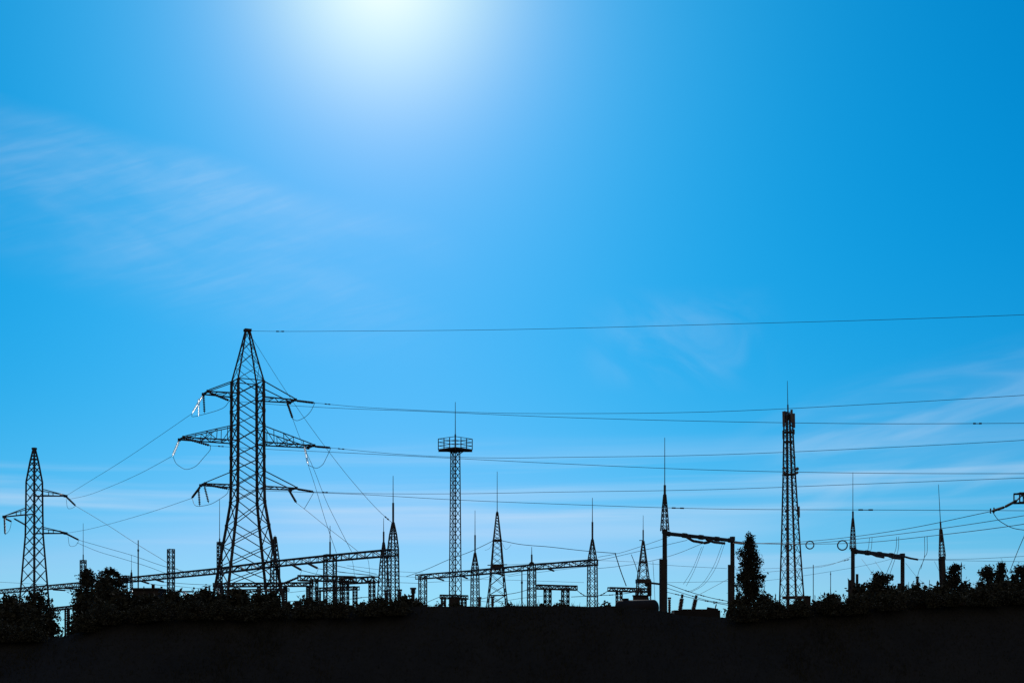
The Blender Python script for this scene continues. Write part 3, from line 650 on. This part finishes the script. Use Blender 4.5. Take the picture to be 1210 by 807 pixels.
# ------------------------------------------------------------------ yard wires
lr = Line(1172.5, DR+3, 888, 153)
wire('conductor from the gantry arm at the right edge to the portal by the tall conifer', [lr.p(1172.5, 603.7), lr.p(1080, 623), lr.p(990, 636), lr.p(940, 640.3), lr.p(888, 642)], .024, loops=[(957, 4.6)])
lr2 = Line(1260, 85, 869, 155)
wire('conductor entering below the gantry arm at the right edge, upper of two lower ones', [lr2.p(1260, 600), lr2.p(1210, 609), lr2.p(1110, 624.5), lr2.p(1027, 635), lr2.p(960, 641.5), lr2.p(869, 641)], .022, loops=[(995.5, 5.6)])
lr3 = Line(1260, 80, 866, 156)
wire('conductor entering below the gantry arm at the right edge, lowest of three', [lr3.p(1260, 611), lr3.p(1210, 619), lr3.p(1094, 633.7), lr3.p(1030, 640.3), lr3.p(960, 642.6), lr3.p(866, 641.6)], .022, loops=[(932, 3.6)])
def w2(label, pts, d0, d1, r=.028, **k):
    r = r*.85
    ln = Line(pts[0][0], d0, pts[-1][0], d1) if abs(pts[0][0]-pts[-1][0]) > 2 else None
    n = len(pts)-1
    wire(label, [ln.p(*q) if ln else P(q[0], q[1], d0+(d1-d0)*i/n) for i, q in enumerate(pts)], r, group=k.pop('group', 'yard wires'), **k)
for lab, pts, dd in (('left of a dropper pair beside the spire of the right portal', [(1027.5, 635), (1026.5, 645), (1024, 652)], 128), ('right of a dropper pair beside the spire of the right portal', [(1030.5, 634.6), (1030, 644), (1027, 653)], 128),
                     ('left of the dropper pair hanging over the beam of the right portal', [(1059.5, 634), (1059, 646), (1056, 656), (1048, 676)], 118), ('right of the dropper pair hanging over the beam of the right portal', [(1062, 633.7), (1061.5, 648), (1057, 662), (1050, 682)], 118),
                     ('left of the dropper pair between the right portal and the leaning mast', [(1092.5, 634), (1092.5, 656), (1086, 674), (1082, 690)], 108), ('right of the dropper pair between the right portal and the leaning mast', [(1095.5, 633.5), (1095.5, 652), (1092.5, 658), (1088, 672)], 108),
                     ('left dropper of the pair under the middle of the left portal', [(829, 646), (817, 674.6), (807.5, 690)], 150), ('right dropper of the pair under the middle of the left portal', [(831.5, 645), (820, 674.6), (811, 692)], 150),
                     ('left dropper of the pair near the right post of the left portal', [(853.5, 643), (841, 673), (827, 692), (813.8, 699)], 152), ('right dropper of the pair near the right post of the left portal', [(856, 643), (845, 672), (831, 691), (816, 699.5)], 152)):
    w2(lab, pts, dd, dd+3, .022, name='dropper_wire', cat='wire', group='dropper wires')
w2('conductor leaving the right portal to the right, above the trees', [(1085, 661), (1150, 662.4), (1210, 663.2), (1300, 664)], 195, 180)
w2('thin conductor just above the one leaving the right portal, above the trees', [(1085, 660.8), (1151, 660), (1210, 657), (1300, 652)], 195, 170)
w2('steep wire at the right edge running down into the trees', [(1216, 620), (1203, 650), (1192, 678)], 90, 110)
w2('wire slanting from the right portal down to the trees on its left', [(1018, 660), (1030, 677), (1036, 690)], 190, 180, .022)
w2('wire slanting from the middle of the right portal beam down to the round tree', [(1034, 663), (1044, 678), (1050, 688)], 190, 180, .022)
w2('wire slanting away from the right post of the right portal', [(1070, 665), (1084, 682), (1100, 697)], 190, 180, .022)
w2('short slanting wire left of the leaning mast', [(1104, 663), (1110, 675), (1114, 684)], 188, 186, .022)
w2('wire reaching the left end of the right portal from the communications tower', [(880, 678), (950, 671), (985, 665.5), (1004, 660.5)], 230, 196, dampers=[(1000, 5)])
w2('upper of the two faint wires behind the communications tower', [(862, 672), (920, 671), (980, 667.5), (1012, 655)], 240, 200, .025)
w2('lower of the two faint wires behind the communications tower', [(862, 690), (920, 684), (975, 676), (1030, 666), (1062, 658)], 240, 205, .025)
w2('conductor rising to the left end of the left portal beam', [(707, 658), (735, 652.5), (756, 645.8), (779, 638), (795, 632)], 165, 150, dampers=[])
w2('conductor rising to the first string of the left portal', [(640, 669), (700, 663), (760, 650), (812, 638)], 175, 150)
w2('conductor rising to the second string of the left portal', [(700, 672), (730, 669), (765, 663.5), (800, 654), (831, 641.5)], 170, 149)
w2('level wire behind the left portal post, upper one', [(765, 665.6), (790, 667.6), (859, 671.5)], 190, 185, .025)
w2('level wire low behind the left portal', [(786, 688), (820, 687.5), (862, 686.5)], 195, 190, .025)
w2('upper busbar sagging behind the left portal', [(787, 689), (815, 699), (840, 706), (862, 710.5)], 175, 170, .045, dampers=[(812, 4), (830, 4), (852, 5)])
w2('middle busbar sagging behind the left portal', [(787, 694), (815, 703), (840, 710), (862, 713)], 174, 169, .04, dampers=[(820, 4), (845, 4)])
w2('lowest busbar sagging behind the left portal', [(787, 699), (808, 704), (840, 711), (862, 715)], 172, 168, .04, dampers=[(800, 4), (835, 4)])
w2('wire slanting up from the transformer bushing behind the left portal', [(823, 704), (838, 696), (860, 684)], 140, 150, .022)
wA = world(at, (0, 0, 0))
w2('wire sloping from the A-shaped tower down left past the platform mast', [(583, 638.5), (572, 644), (557, 651), (530, 661), (505, 672), (480, 681)], 190, 215, .045)
w2('wire sloping from the A-shaped tower right to the cross wires', [(592.5, 638.5), (612, 642.5), (650, 646), (690, 650.5), (728, 653.5)], 190, 172, .045)
w2('short slack wire under the left side of the A-shaped tower top', [(583, 640), (578, 648), (573, 650)], 190, 191, .02)
w2('short slack wire under the right side of the A-shaped tower top', [(593, 641), (598, 649), (604, 643.5)], 190, 189, .02)
w2('thick slanting insulated drop left of the cluttered mast', [(727, 654), (733, 673), (740, 692)], 172, 176, .07)
w2('thinner slanting drop just left of the cluttered mast', [(746, 655), (751, 668), (754, 678)], 172, 178, .045)
w2('dropper right of the cluttered mast', [(771.5, 663), (773, 690), (774, 712)], 176, 176, .03)
w2('wire sagging under the middle gantry beam, left span', [(500, 688), (530, 686.5), (575, 682), (587, 678), (600, 679), (630, 671)], 200, 182)
w2('wire under the middle gantry beam, right span', [(600, 681), (640, 675.5), (696, 669)], 190, 170, .025)
w2('level wire crossing the yard at the height of the middle columns', [(400, 676), (460, 680), (520, 683), (600, 685), (690, 688)], 200, 205, .025)
w2('second level wire crossing the yard lower down', [(410, 668), (470, 675), (500, 676.5)], 180, 200, .025)
w2('busbar sagging from the low gantry to the spire mast', [(681.5, 697), (690, 703), (700, 704.5), (712, 702), (720, 696.5)], 186, 180, .05, dampers=[(688, 4), (712, 5)])
w2('busbar from the spire mast past the low gantry', [(675, 705), (706, 703.5), (730, 702), (752, 699)], 188, 182, .045, dampers=[(722, 4)])
w2('low wire left of the low gantry', [(560, 709), (585, 704), (615, 699), (636, 692)], 190, 186, .045, dampers=[(625, 5)])
w2('lowest wire behind the A-shaped tower', [(545, 706), (580, 711), (620, 706), (650, 703)], 195, 190, .03)
w2('level wire right of the A-shaped tower', [(600, 667), (640, 665), (700, 662), (760, 664)], 188, 182, .022)
w2('busbar from the bar-like gantry to the boxy beam', [(318, 697), (335, 690), (353, 682.6)], 200, 162, .05)
w2('upper wire from the middle low gantries to the twin spires', [(340, 700), (375, 696), (420, 688), (470, 688), (497, 689)], 185, 200, .03)
w2('lower wire from the middle low gantries to the corner column', [(340, 710), (400, 709), (440, 705), (470, 708), (500, 707)], 185, 200, .045, dampers=[(405, 5), (425, 5)])
w2('sagging wire left of the corner column', [(470, 703), (480, 706.5), (490, 711), (500, 713)], 190, 200, .04)
w2('wire from the corner column to the squat gantry', [(503, 712), (512, 708), (522, 704)], 203, 213, .045)
w2('thin level wire left of the tallest pylon feet', [(205, 692), (230, 694.5), (262, 696)], 210, 212, .03)
w2('lower thin level wire left of the tallest pylon feet', [(205, 697), (230, 699), (262, 700)], 210, 212, .03)
w2('thin level wire at the left edge behind the smaller pylon', [(-10, 687), (20, 688.5), (60, 691), (96, 694)], 250, 240, .03)
w2('wire between the column with rod and the twin spires', [(397, 668), (420, 673), (445, 678)], 157, 170, .035)
w2('dropper hanging from the long gantry beam left of the twin spires', [(433, 657), (436, 668), (437, 681)], 150, 158, .022)
w2('dropper hanging from the long gantry beam right of the column with rod', [(415, 658), (418, 672), (419.5, 690)], 152, 160, .022)
w2('dropper hanging from the slanting string by the column with rod', [(376, 672), (373.5, 678), (372, 682)], 152, 158, .022)
w2('dropper hanging from the slanting string nearer the tallest pylon', [(356.5, 674), (355, 678), (354, 682)], 156, 160, .022)

# ------------------------------------------------------------------ yard equipment
def bushing(o, a, b, r):
    a, b = local(o, a), local(o, b); return mesh('bushing', MB().discs(a, b, r, 9, 10, .7).tube([b, b+(b-a).normalized()*.35], r*.5, 8), PORC, o)
DT = 125.0; mt = mpp(DT)
tf = thing('transformer', 'dark transformer with two leaning bushings under the left portal', 'transformer', (P(822, 0, DT).x, DT, 0))
zt = Z(721, DT)
mesh('tank', MB().box((0, 0, zt/2), 54*mt, 2.2, zt).box((.2, 0, zt+.05), 42*mt, 1.7, .1), TANKM, tf)
mesh('conservator', MB().tube([(14*mt, .4, zt+.1), (27*mt, .4, zt-.05)], .22, 12), TANKM, tf)
for i in range(7): mesh('radiator', MB().box((-24*mt+i*8*mt, -1.32, zt*.5), .12, .45, zt*.75), TANKM, tf)
bushing(tf, P(803.3, 722, DT), P(805.7, 706.5, DT), .22); bushing(tf, P(819, 721, DT), P(822, 707.5, DT), .22)
mesh('valve_arm', MB().bar(P(844.5, 721, DT)-tf.location, P(846.5, 713.5, DT)-tf.location, .09).bar(P(843, 713, DT)-tf.location, P(848, 711, DT)-tf.location, .07), TANKM, tf)
def post_insulator(label, px, d, top, base, r_px, cap=True):
    o = thing('post_insulator', label, 'insulator', (P(px, 0, d).x, d, 0), 0, 'post insulators'); m = mpp(d)
    mesh('stand', MB().tube([(0, 0, 0), (0, 0, Z(base, d))], r_px*m*.55, 8), STEEL, o)
    mesh('stack', MB().discs((0, 0, Z(base, d)), (0, 0, Z(top+2, d)), r_px*m, 8, 10, .7), PORC, o)
    mesh('cap', MB().tube([(0, 0, Z(top+2, d)), (0, 0, Z(top, d))], r_px*m*(1.1 if cap else .6), 10), STEEL, o)
post_insulator('stubby post insulator close to the left post of the left portal', 791, 140, 705.5, 724, 1.9)
post_insulator('mushroom-headed post insulator left of the corner column', 488.2, 165, 694, 701, 3.4)
post_insulator('thick post insulator on the left of the twin spire feet', 456.5, 150, 697, 712, 2.8)
post_insulator('thick post insulator on the right of the twin spire feet', 472, 150, 696, 712, 2.9)
post_insulator('dark post insulator at the foot of the A-shaped tower', 582, 150, 704.5, 716, 2.1)
post_insulator('dark post insulator by the spire column left of the A-shaped tower', 566.5, 150, 705, 716, 2.3)
post_insulator('slim post insulator behind the round tree of the right portal', 1048.5, 150, 680, 690, 1.8)
post_insulator('post insulator half hidden right of the right portal', 1084, 150, 681, 694, 1.9)
post_insulator('post insulator between tall conifer and left portal', 871.5, 150, 703, 716, 1.6)
tk = thing('storage_tank', 'horizontal round-ended tank with a sunlit top, left of the portal post', 'tank', (P(752.5, 0, 100).x, 100, 0), R(-32)); mk = mpp(100); L_ = 27*mk; r_ = 10*mk; zc = Z(718.5, 100)
xs = [(sg_*L_*q, w) for sg_, seq in ((-1, ((1, 0), (.99, .36), (.965, .62), (.93, .82), (.88, .95), (.82, 1))), (1, ((.82, 1), (.88, .95), (.93, .82), (.965, .62), (.99, .36), (1, .02)))) for q, w in seq]
mesh('shell', MB().tube([(x, 0, zc) for x, _ in xs], [max(.02, q*r_) for _, q in xs], 24), TANKM, tk, True)
for x in (-.6, .6): mesh('saddle', MB().box((x*L_, 0, (zc-r_*.7)/2), .25, r_*1.7, zc-r_*.7), CONC, tk)
mesh('manhole', MB().tube([(-L_*.55, 0, zc+r_*.9), (-L_*.55, 0, zc+r_+.12)], .22, 14), TANKM, tk)
def cabinet(label, px, d, w, top, cat='cabinet', extra=None):
    o = thing('equipment_cabinet', label, cat, (P(px, 0, d).x, d, 0), R(random.uniform(-12, 12)), 'equipment cabinets'); m = mpp(d); h = Z(top, d)
    mesh('body', MB().box((0, 0, h/2), w*m, w*m*.7, h), WALLM, o)
    mesh('roof', MB().box((0, 0, h+.05), w*m*1.08, w*m*.8, .1), ROOFM, o)
    mesh('door', MB().box((0, -w*m*.36, h*.45), w*m*.6, .03, h*.7), TANKM, o)
cabinet('dark cabinet at the right foot of the tallest pylon', 338.5, 120, 8, 712)
cabinet('dark cabinet right of the tallest pylon, with a shrub on its right', 352, 118, 7, 711)
cabinet('dark cabinet under the slim low gantry', 414.5, 130, 8.5, 716)
cabinet('tall dark cabinet beside the communications tower', 954, 160, 7.5, 705)
cabinet('squat dark cabinet at the foot of the platform mast', 537, 170, 13, 706)
cabinet('squat dark cabinet in front of the low gantry by the cluttered mast', 757, 165, 18, 704)
# small service building with a chimney among the left trees
DB = 150.0; mb_ = mpp(DB)
bd = thing('service_building', 'small flat-roofed building with a chimney behind the left shrubs', 'building', (P(177, 0, DB).x, DB, 0))
hb = Z(697, DB); wl = 30*mb_
mesh('wall', MB().box((0, 0, hb/2), wl, 3.4, hb), WALLM, bd)
rf = mesh('roof', MB().box((0, 0, hb+.08), wl*1.08, 3.8, .17), ROOFM, bd)
mesh('chimney', MB().box((4*mb_, 0, hb+.32), .28, .28, .55).box((4*mb_, 0, hb+.6), .36, .36, .06), WALLM, rf)
mesh('vent_pipe', MB().tube([(-7*mb_, 0, hb+.1), (-7*mb_, 0, hb+.4)], .06, 8), ROD, rf)
mesh('door', MB().box((0, -1.72, 1.05), .95, .06, 2.1), TANKM, bd)
for x in (-.85, .85): mesh('window', MB().box((x, -1.72, 2.9), .6, .05, .8), TANKM, bd)
# row of glass strings over the shrubs: a low busbar gantry
lw = Line(135, 150, 232, 152)
lo = thing('busbar_support', 'low busbar frame with zigzag glass strings above the left shrubs', 'busbar frame', (lw.p(180, 0).x, 151, 0))
for x in (143, 176, 209): mesh('post', MB().bar(local(lo, P(x, HY, 151)), local(lo, P(x, 699, 151)), .16), STEEL, lo)
mesh('beam', MB().bar(local(lo, P(136, 699.5, 151)), local(lo, P(229, 698.7, 151)), .16), STEEL, lo)
for xa, ya, xb, yb in ((147, 699.5, 138.5, 705), (156, 697, 164, 702.5), (176.5, 700.5, 169.5, 705), (187, 698.5, 194, 702.5), (208, 701, 201, 705), (215, 699, 225, 703.5)):
    string(lo, lo, P(xa, ya, 151), P(xb, yb, 149), GLASS, r=.11, n=7)

# ------------------------------------------------------------------ trees and shrubs
rng = np.random.default_rng(11)
def tree(name, label, px, d, top, w_px, prof, cat='tree', n_tips=70, leaves=34, leaf=.16, sig=.3, low=0.1, mat=LEAF, group='trees beyond the bank', droop=0.0, trunk_r=.12, jag=.25, bare=False, seed=None):
    """trunk with limbs, and a crown of leaf faces clumped round the limb tips; prof = [(height fraction, radius fraction)]"""
    if not bare: leaf *= 1.2; leaves = int(leaves*1.35); n_tips = int(n_tips*1.35)
    if cat == 'shrub': w_px *= 1.3; n_tips = int(n_tips*1.25)
    r_ = np.random.default_rng(seed if seed is not None else int(px*7+d))
    m = mpp(d); H = Z(top, d); Wd = w_px/2*m; x0 = P(px, 0, d).x; g0 = ground_z(x0, d)
    o = thing(name, label, cat, (x0, d, g0), 0, group); H -= g0
    tr = MB(); bend = r_.normal(0, .02*H, 2)
    tp = lambda t: Vector((bend[0]*math.sin(t*2.5), bend[1]*math.sin(t*2), H*t))
    tr.tube([tp(t) for t in np.linspace(0, .97, 8)], [trunk_r*(1-t)+.012 for t in np.linspace(0, .97, 8)], 7)
    if prof[0][0] > 5: prof = [(max(0, (Z(y, d)-g0)/H), w/(w_px/2)) for y, w in prof]
    hf = [p[0] for p in prof]; rf = [p[1] for p in prof]; tips = []; thin = []
    while len(tips) < n_tips:
        t = low+(1-low)*r_.random(); rr = np.interp(t, hf, rf)
        if r_.random() > rr*.85+.15: continue
        a = r_.uniform(0, 2*math.pi); q = math.sqrt(r_.random())*rr*Wd*(1+r_.normal(0, jag)*.5)
        e = tp(t)+Vector((math.cos(a)*q, math.sin(a)*q, 0)); t0 = max(.04, t-(.55*q/H+.06)+droop*q/H*1.4)
        s = tp(min(t0, .95)); mid = s.lerp(e, .5)+Vector((0, 0, .05*H*(1 if not droop else .4)))*q/Wd
        tr.tube([s, mid, e], [.012+.25*trunk_r*q/Wd, .014, .006], 4, False)
        tips.append((e, q/Wd))
        if r_.random() < (.2 if cat == 'shrub' else .13):
            f = e+(e-s)*r_.uniform(.12, .4)+Vector((0, 0, .06*r_.random()*H)); tr.tube([e, e.lerp(f, .5)+Vector(r_.normal(0, .03, 3)), f], [.012, .009, .005], 4, False); thin.append((e, f))
    tips += [(tp(.985), 0), (tp(.95), 0)]
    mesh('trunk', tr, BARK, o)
    if bare: return o
    V_, F_ = [], []
    for e, q in tips:
        cs = sig*(.6+.8*r_.random()); k = int(leaves*(.5+r_.random()))
        pos = r_.normal(0, 1, (k, 3))*np.array([cs, cs, cs*(.75 if not droop else 1.25)])+np.array(e)
        if droop: pos[:, 2] -= np.abs(r_.normal(0, droop*.5, k))
        a = r_.normal(0, 1, (k, 3)); a /= np.linalg.norm(a, axis=1)[:, None]; b = np.cross(a, r_.normal(0, 1, (k, 3))); b /= np.linalg.norm(b, axis=1)[:, None]+1e-9
        l = leaf*(.55+.9*r_.random(k))[:, None]
        base = len(V_); quad = np.stack([pos-a*l*.6, pos+b*l*.33, pos+a*l*.6, pos-b*l*.33], 1).reshape(-1, 3)
        quad[:, 2] = np.maximum(quad[:, 2], .02)
        V_ += [tuple(p) for p in quad]; F_ += [(base+4*i, base+4*i+1, base+4*i+2, base+4*i+3) for i in range(k)]
    for e, f in thin:                                   # a few separate leaves along the outermost twigs
        for k in range(r_.integers(3, 8)):
            c = np.array(e.lerp(f, r_.random()))+r_.normal(0, leaf*.35, 3); a = r_.normal(0, 1, 3); a /= np.linalg.norm(a); b = np.cross(a, r_.normal(0, 1, 3)); b /= np.linalg.norm(b)+1e-9
            l = leaf*r_.uniform(.4, .9); n = len(V_); V_ += [tuple(c-a*l*.6), tuple(c+b*l*.3), tuple(c+a*l*.6), tuple(c-b*l*.3)]; F_.append((n, n+1, n+2, n+3))
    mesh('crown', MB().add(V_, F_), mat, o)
    return o
ROUND = [(0, .7), (.2, .95), (.5, 1), (.75, .82), (.9, .5), (1, .12)]
BIRCH = [(0, .55), (.3, .9), (.55, 1), (.75, .8), (.9, .42), (1, .06)]
CONE = [(0, 1), (.25, .95), (.45, .72), (.65, .5), (.85, .26), (1, .03)]
SHRUB = [(0, .95), (.4, 1), (.7, .85), (.9, .55), (1, .25)]
LOLLI = [(0, .9), (.35, .85), (.5, .42), (.62, .40), (.8, .52), (.93, .38), (1, .1)]
T = tree
# left edge clump with gaps
T('tree', 'leafy tree at the left edge below the smaller pylon', 14, 88, 706, 58, ROUND, n_tips=120, leaves=40, leaf=.15, sig=.26, low=.03)
T('tree', 'leafy tree in front of the smaller pylon, left of the gap', 42, 82, 704, 42, ROUND, n_tips=110, leaves=40, leaf=.15, sig=.25, low=.03)
T('shrub', 'low shrub at the left side of the gap under the small gantry', 58, 78, 727, 15, SHRUB, 'shrub', n_tips=40, leaves=30, leaf=.13, sig=.16, group='shrubs beyond the bank', low=.02, trunk_r=.05)
T('shrub', 'shrub in the front corner at the left edge', 20, 70, 722, 54, SHRUB, 'shrub', n_tips=90, leaves=36, leaf=.14, sig=.22, group='shrubs beyond the bank', low=.02, trunk_r=.06)
# the birch group
T('birch_tree', 'tall ragged birch with the highest leafy top, behind the long gantry', 105, 92, 673, 30, [(745, 17), (720, 15), (703, 12), (690, 9), (682, 7), (677, 4), (673, 1.2)], n_tips=110, leaves=38, leaf=.13, sig=.15, low=.15, jag=.35)
T('birch_tree', 'ragged birch with a split top right of the tallest birch', 131, 90, 674, 29, [(745, 17), (720, 15), (703, 13), (690, 12.5), (681, 10.5), (676, 6), (673, 2)], n_tips=120, leaves=38, leaf=.13, sig=.15, low=.15, jag=.35)
T('birch_tree', 'shorter birch crown wedged between two ragged birches', 118, 86, 682, 34, BIRCH, n_tips=90, leaves=38, leaf=.15, sig=.22, low=.04, jag=.4)
T('tree', 'low spreading tree leaning into the gap, left of the ragged birches', 97, 78, 707, 28, ROUND, n_tips=80, leaves=36, leaf=.14, sig=.2, low=.03)
T('shrub', 'shrub at the foot of the ragged birches', 120, 68, 716, 50, SHRUB, 'shrub', n_tips=120, leaves=40, leaf=.14, sig=.22, group='shrubs beyond the bank', low=.02, trunk_r=.06)
shr = [(150, 704, 38, 'dense shrub right of the ragged birches below the zigzag strings'), (176, 707, 40, 'dense shrub in front of the small building'), (204, 704, 38, 'dense shrub below the bare-topped column'),
       (226, 704, 34, 'dense shrub under the right end of the zigzag strings'), (243, 699.5, 26, 'taller shrub just left of the tallest pylon'), (262, 707, 34, 'shrub at the left foot of the tallest pylon'), (284, 700, 30, 'tall shrub between the feet of the tallest pylon'),
       (306, 705, 26, 'shrub in the middle of the tallest pylon feet'), (323, 703, 24, 'shrub at the right inside foot of the tallest pylon'), (345, 719, 26, 'low shrub right of the tallest pylon'), (361, 710, 15, 'small shrub right of the dark cabinets'),
       (380, 715, 32, 'shrub under the boxy low gantry'), (400, 718, 28, 'low shrub left of the cabinet under the slim gantry'), (430, 719, 26, 'low shrub left of the twin spires'), (450, 711, 26, 'shrub at the left of the twin spire feet'), (474, 709, 26, 'shrub at the right of the twin spire feet'), (492, 712, 20, 'shrub by the corner column')]
for i, (px, top, w, lab) in enumerate(shr):
    T('shrub', lab, px, 66+(i*5) % 14, top, w, SHRUB, 'shrub', n_tips=int(45+w*1.6), leaves=42, leaf=.14, sig=.19, group='shrubs beyond the bank', low=.02, trunk_r=.05)
for px, top, w, lab in ((540, 713, 22, 'low shrub at the foot of the platform mast'), (520, 716, 18, 'tiny shrub left of the platform mast'), (667, 714.5, 12, 'tiny shrub under the low two-column gantry'), (715, 713.5, 16, 'tiny shrub right of the middle spire column'), (640, 716, 14, 'tiny tuft left of the low two-column gantry'), (602, 715.5, 12, 'tiny tuft at the right foot of the A-shaped tower')):
    T('shrub', lab, px, 60, top, w, SHRUB, 'shrub', n_tips=30, leaves=34, leaf=.1, sig=.1, group='shrubs beyond the bank', low=.02, trunk_r=.04)
# right side
T('conifer', 'tall drooping conifer between the left portal and the communications tower', 886, 110, 631.5, 42, [(731, 18), (712, 20), (708, 13), (701, 18), (696, 12), (690, 18), (687, 10), (682, 21), (677, 8), (672, 12), (668, 7), (661, 14.5), (657, 8), (651, 13), (647, 5.5), (643, 7.5), (640, 3.2), (636, 3.6), (633, 1.2), (631, .4)], n_tips=300, leaves=34, leaf=.12, sig=.12, low=.2, mat=NEEDLE, droop=.28, jag=.3, trunk_r=.2)
for px, top, w, lab in ((872, 712, 22, 'shrub at the left foot of the tall conifer'), (901, 706, 22, 'shrub at the right foot of the tall conifer'), (921, 716, 22, 'shrub left of the communications tower base'), (945, 712, 26, 'shrub in front of the communications tower base'), (983, 704.5, 24, 'rounded shrub right of the dark cabinet'),
                        (966, 714, 20, 'small shrub between the cabinet and the rounded shrub'), (1001, 718, 20, 'low shrub left of the right portal'), (1017, 693, 22, 'shrub right of the left post of the right portal'), (1082, 694, 22, 'shrub right of the right portal'), (1068, 698, 18, 'shrub at the right post of the right portal'), (1100, 703, 26, 'shrub left of the leaning mast')):
    T('shrub', lab, px, 84, top, w, SHRUB, 'shrub', n_tips=60, leaves=40, leaf=.15, sig=.19, group='shrubs beyond the bank', low=.02, trunk_r=.05)
T('tree', 'bushy round tree under the beam of the right portal', 1042, 95, 680, 33, [(725, 19), (703, 17.5), (693, 16.5), (686, 14.5), (681, 11), (679, 6)], n_tips=130, leaves=44, leaf=.14, sig=.17, low=.35)
T('conifer', 'dense tree just right of the leaning mast', 1128.5, 95, 669, 40, [(720, 24), (703, 21), (694, 16), (687, 9.5), (680, 8), (674, 6.5), (669, 2)], n_tips=140, leaves=44, leaf=.13, sig=.15, low=.35, mat=NEEDLE)
T('tree', 'lollipop-shaped tree left of the pointed conifer', 1164, 95, 671, 28, [(720, 15), (704, 14), (694, 12.5), (688, 7), (684, 5.5), (678, 7), (674, 5.5), (671, 2.5)], n_tips=120, leaves=42, leaf=.13, sig=.14, low=.35)
T('conifer', 'small sharply pointed conifer near the right edge', 1183, 100, 667, 20, [(720, 13), (700, 10), (690, 7.5), (682, 5.5), (675, 3.2), (670, 1.4), (667, .3)], n_tips=130, leaves=44, leaf=.12, sig=.1, low=.35, mat=NEEDLE, jag=.1)
T('tree', 'leafy tree cut off by the right edge', 1206, 92, 671.5, 34, [(720, 19), (700, 17), (688, 14), (680, 11), (674, 7), (671, 3)], n_tips=130, leaves=44, leaf=.13, sig=.16, low=.35)
for px, top, w, lab in ((1058, 704, 46, 'wide shrub mass below the right portal'), (1110, 697, 34, 'wide shrub below the leaning mast'), (1148, 700, 30, 'wide shrub between the dense tree and the lollipop tree'), (1180, 694, 40, 'wide shrub below the pointed conifer'), (1020, 708, 34, 'wide shrub below the left post of the right portal')):
    T('shrub', lab, px, 74, top, w, SHRUB, 'shrub', n_tips=120, leaves=44, leaf=.16, sig=.22, group='shrubs beyond the bank', low=.02, trunk_r=.06)
for px, top, w, lab in ((914, 699, 16, 'bare twiggy sapling right of the tall conifer'), (961, 700, 10, 'bare sapling right of the tall cabinet'), (969, 701, 10, 'second bare sapling left of the rounded shrub'), (981, 690, 12, 'bare twigs standing above the rounded shrub'), (991, 701, 10, 'bare twigs left of the right portal'), (1075, 684, 12, 'bare twigs right of the right portal'),
                        (1090, 684, 14, 'bare sapling between the right portal and the leaning mast'), (1101, 682, 12, 'bare sapling close left of the leaning mast')):
    T('bare_sapling', lab, px, 90, top, w, BIRCH, 'sapling', n_tips=38, bare=True, group='bare saplings', low=.5, trunk_r=.035, jag=.4)
pole('thin faint pole right of the communications tower', 961, 260, 667, .45)
pole('thin faint pole standing above the rounded shrub', 981.5, 260, 675, .4, collar=678)
pole('thin pole right of the dense tree by the leaning mast', 1136, 230, 664, .5, collar=667)

# weeds and seedlings rooted on the crest of the bank break its outline
for px, hpx, w, lab in ((6, 20, 46, 'under the leafy tree at the left edge'), (38, 16, 34, 'below the smaller pylon'), (104, 18, 30, 'right of the gap between the left trees'), (128, 22, 44, 'below the ragged birches'), (163, 18, 40, 'below the tall slim pole'),
                        (192, 24, 46, 'below the bare-topped column'), (226, 20, 40, 'left of the foot of the tallest pylon'), (258, 22, 44, 'under the left legs of the tallest pylon'), (292, 16, 40, 'midway between the legs of the tallest pylon'), (325, 21, 40, 'under the right legs of the tallest pylon'),
                        (366, 15, 40, 'below the boxy low gantry'), (398, 18, 36, 'below the gantry column with rod'), (436, 14, 40, 'left of the twin spires'), (468, 15, 34, 'below the twin spires'), (880, 16, 36, 'below the tall conifer'), (915, 18, 36, 'left of the communications tower'),
                        (942, 14, 34, 'below the communications tower'), (978, 19, 40, 'below the rounded shrub'), (1010, 20, 36, 'below the spire of the right portal'), (1050, 18, 44, 'below the beam of the right portal'), (1092, 20, 40, 'left of the leaning mast'), (1128, 17, 42, 'right of the leaning mast'),
                        (1163, 20, 40, 'below the lollipop-shaped tree'), (1198, 18, 42, 'at the right edge')):
    d = 44.2; x = P(px, 0, d).x; base_y = HY-(ground_z(x, d)-EYE)/d*F
    T('weed_clump', 'dark weeds on the bank crest '+lab, px, d, base_y-hpx, w, SHRUB, 'weeds', n_tips=46, leaves=26, leaf=.05, sig=.075, group='weeds on the bank crest', low=.05, trunk_r=.012)
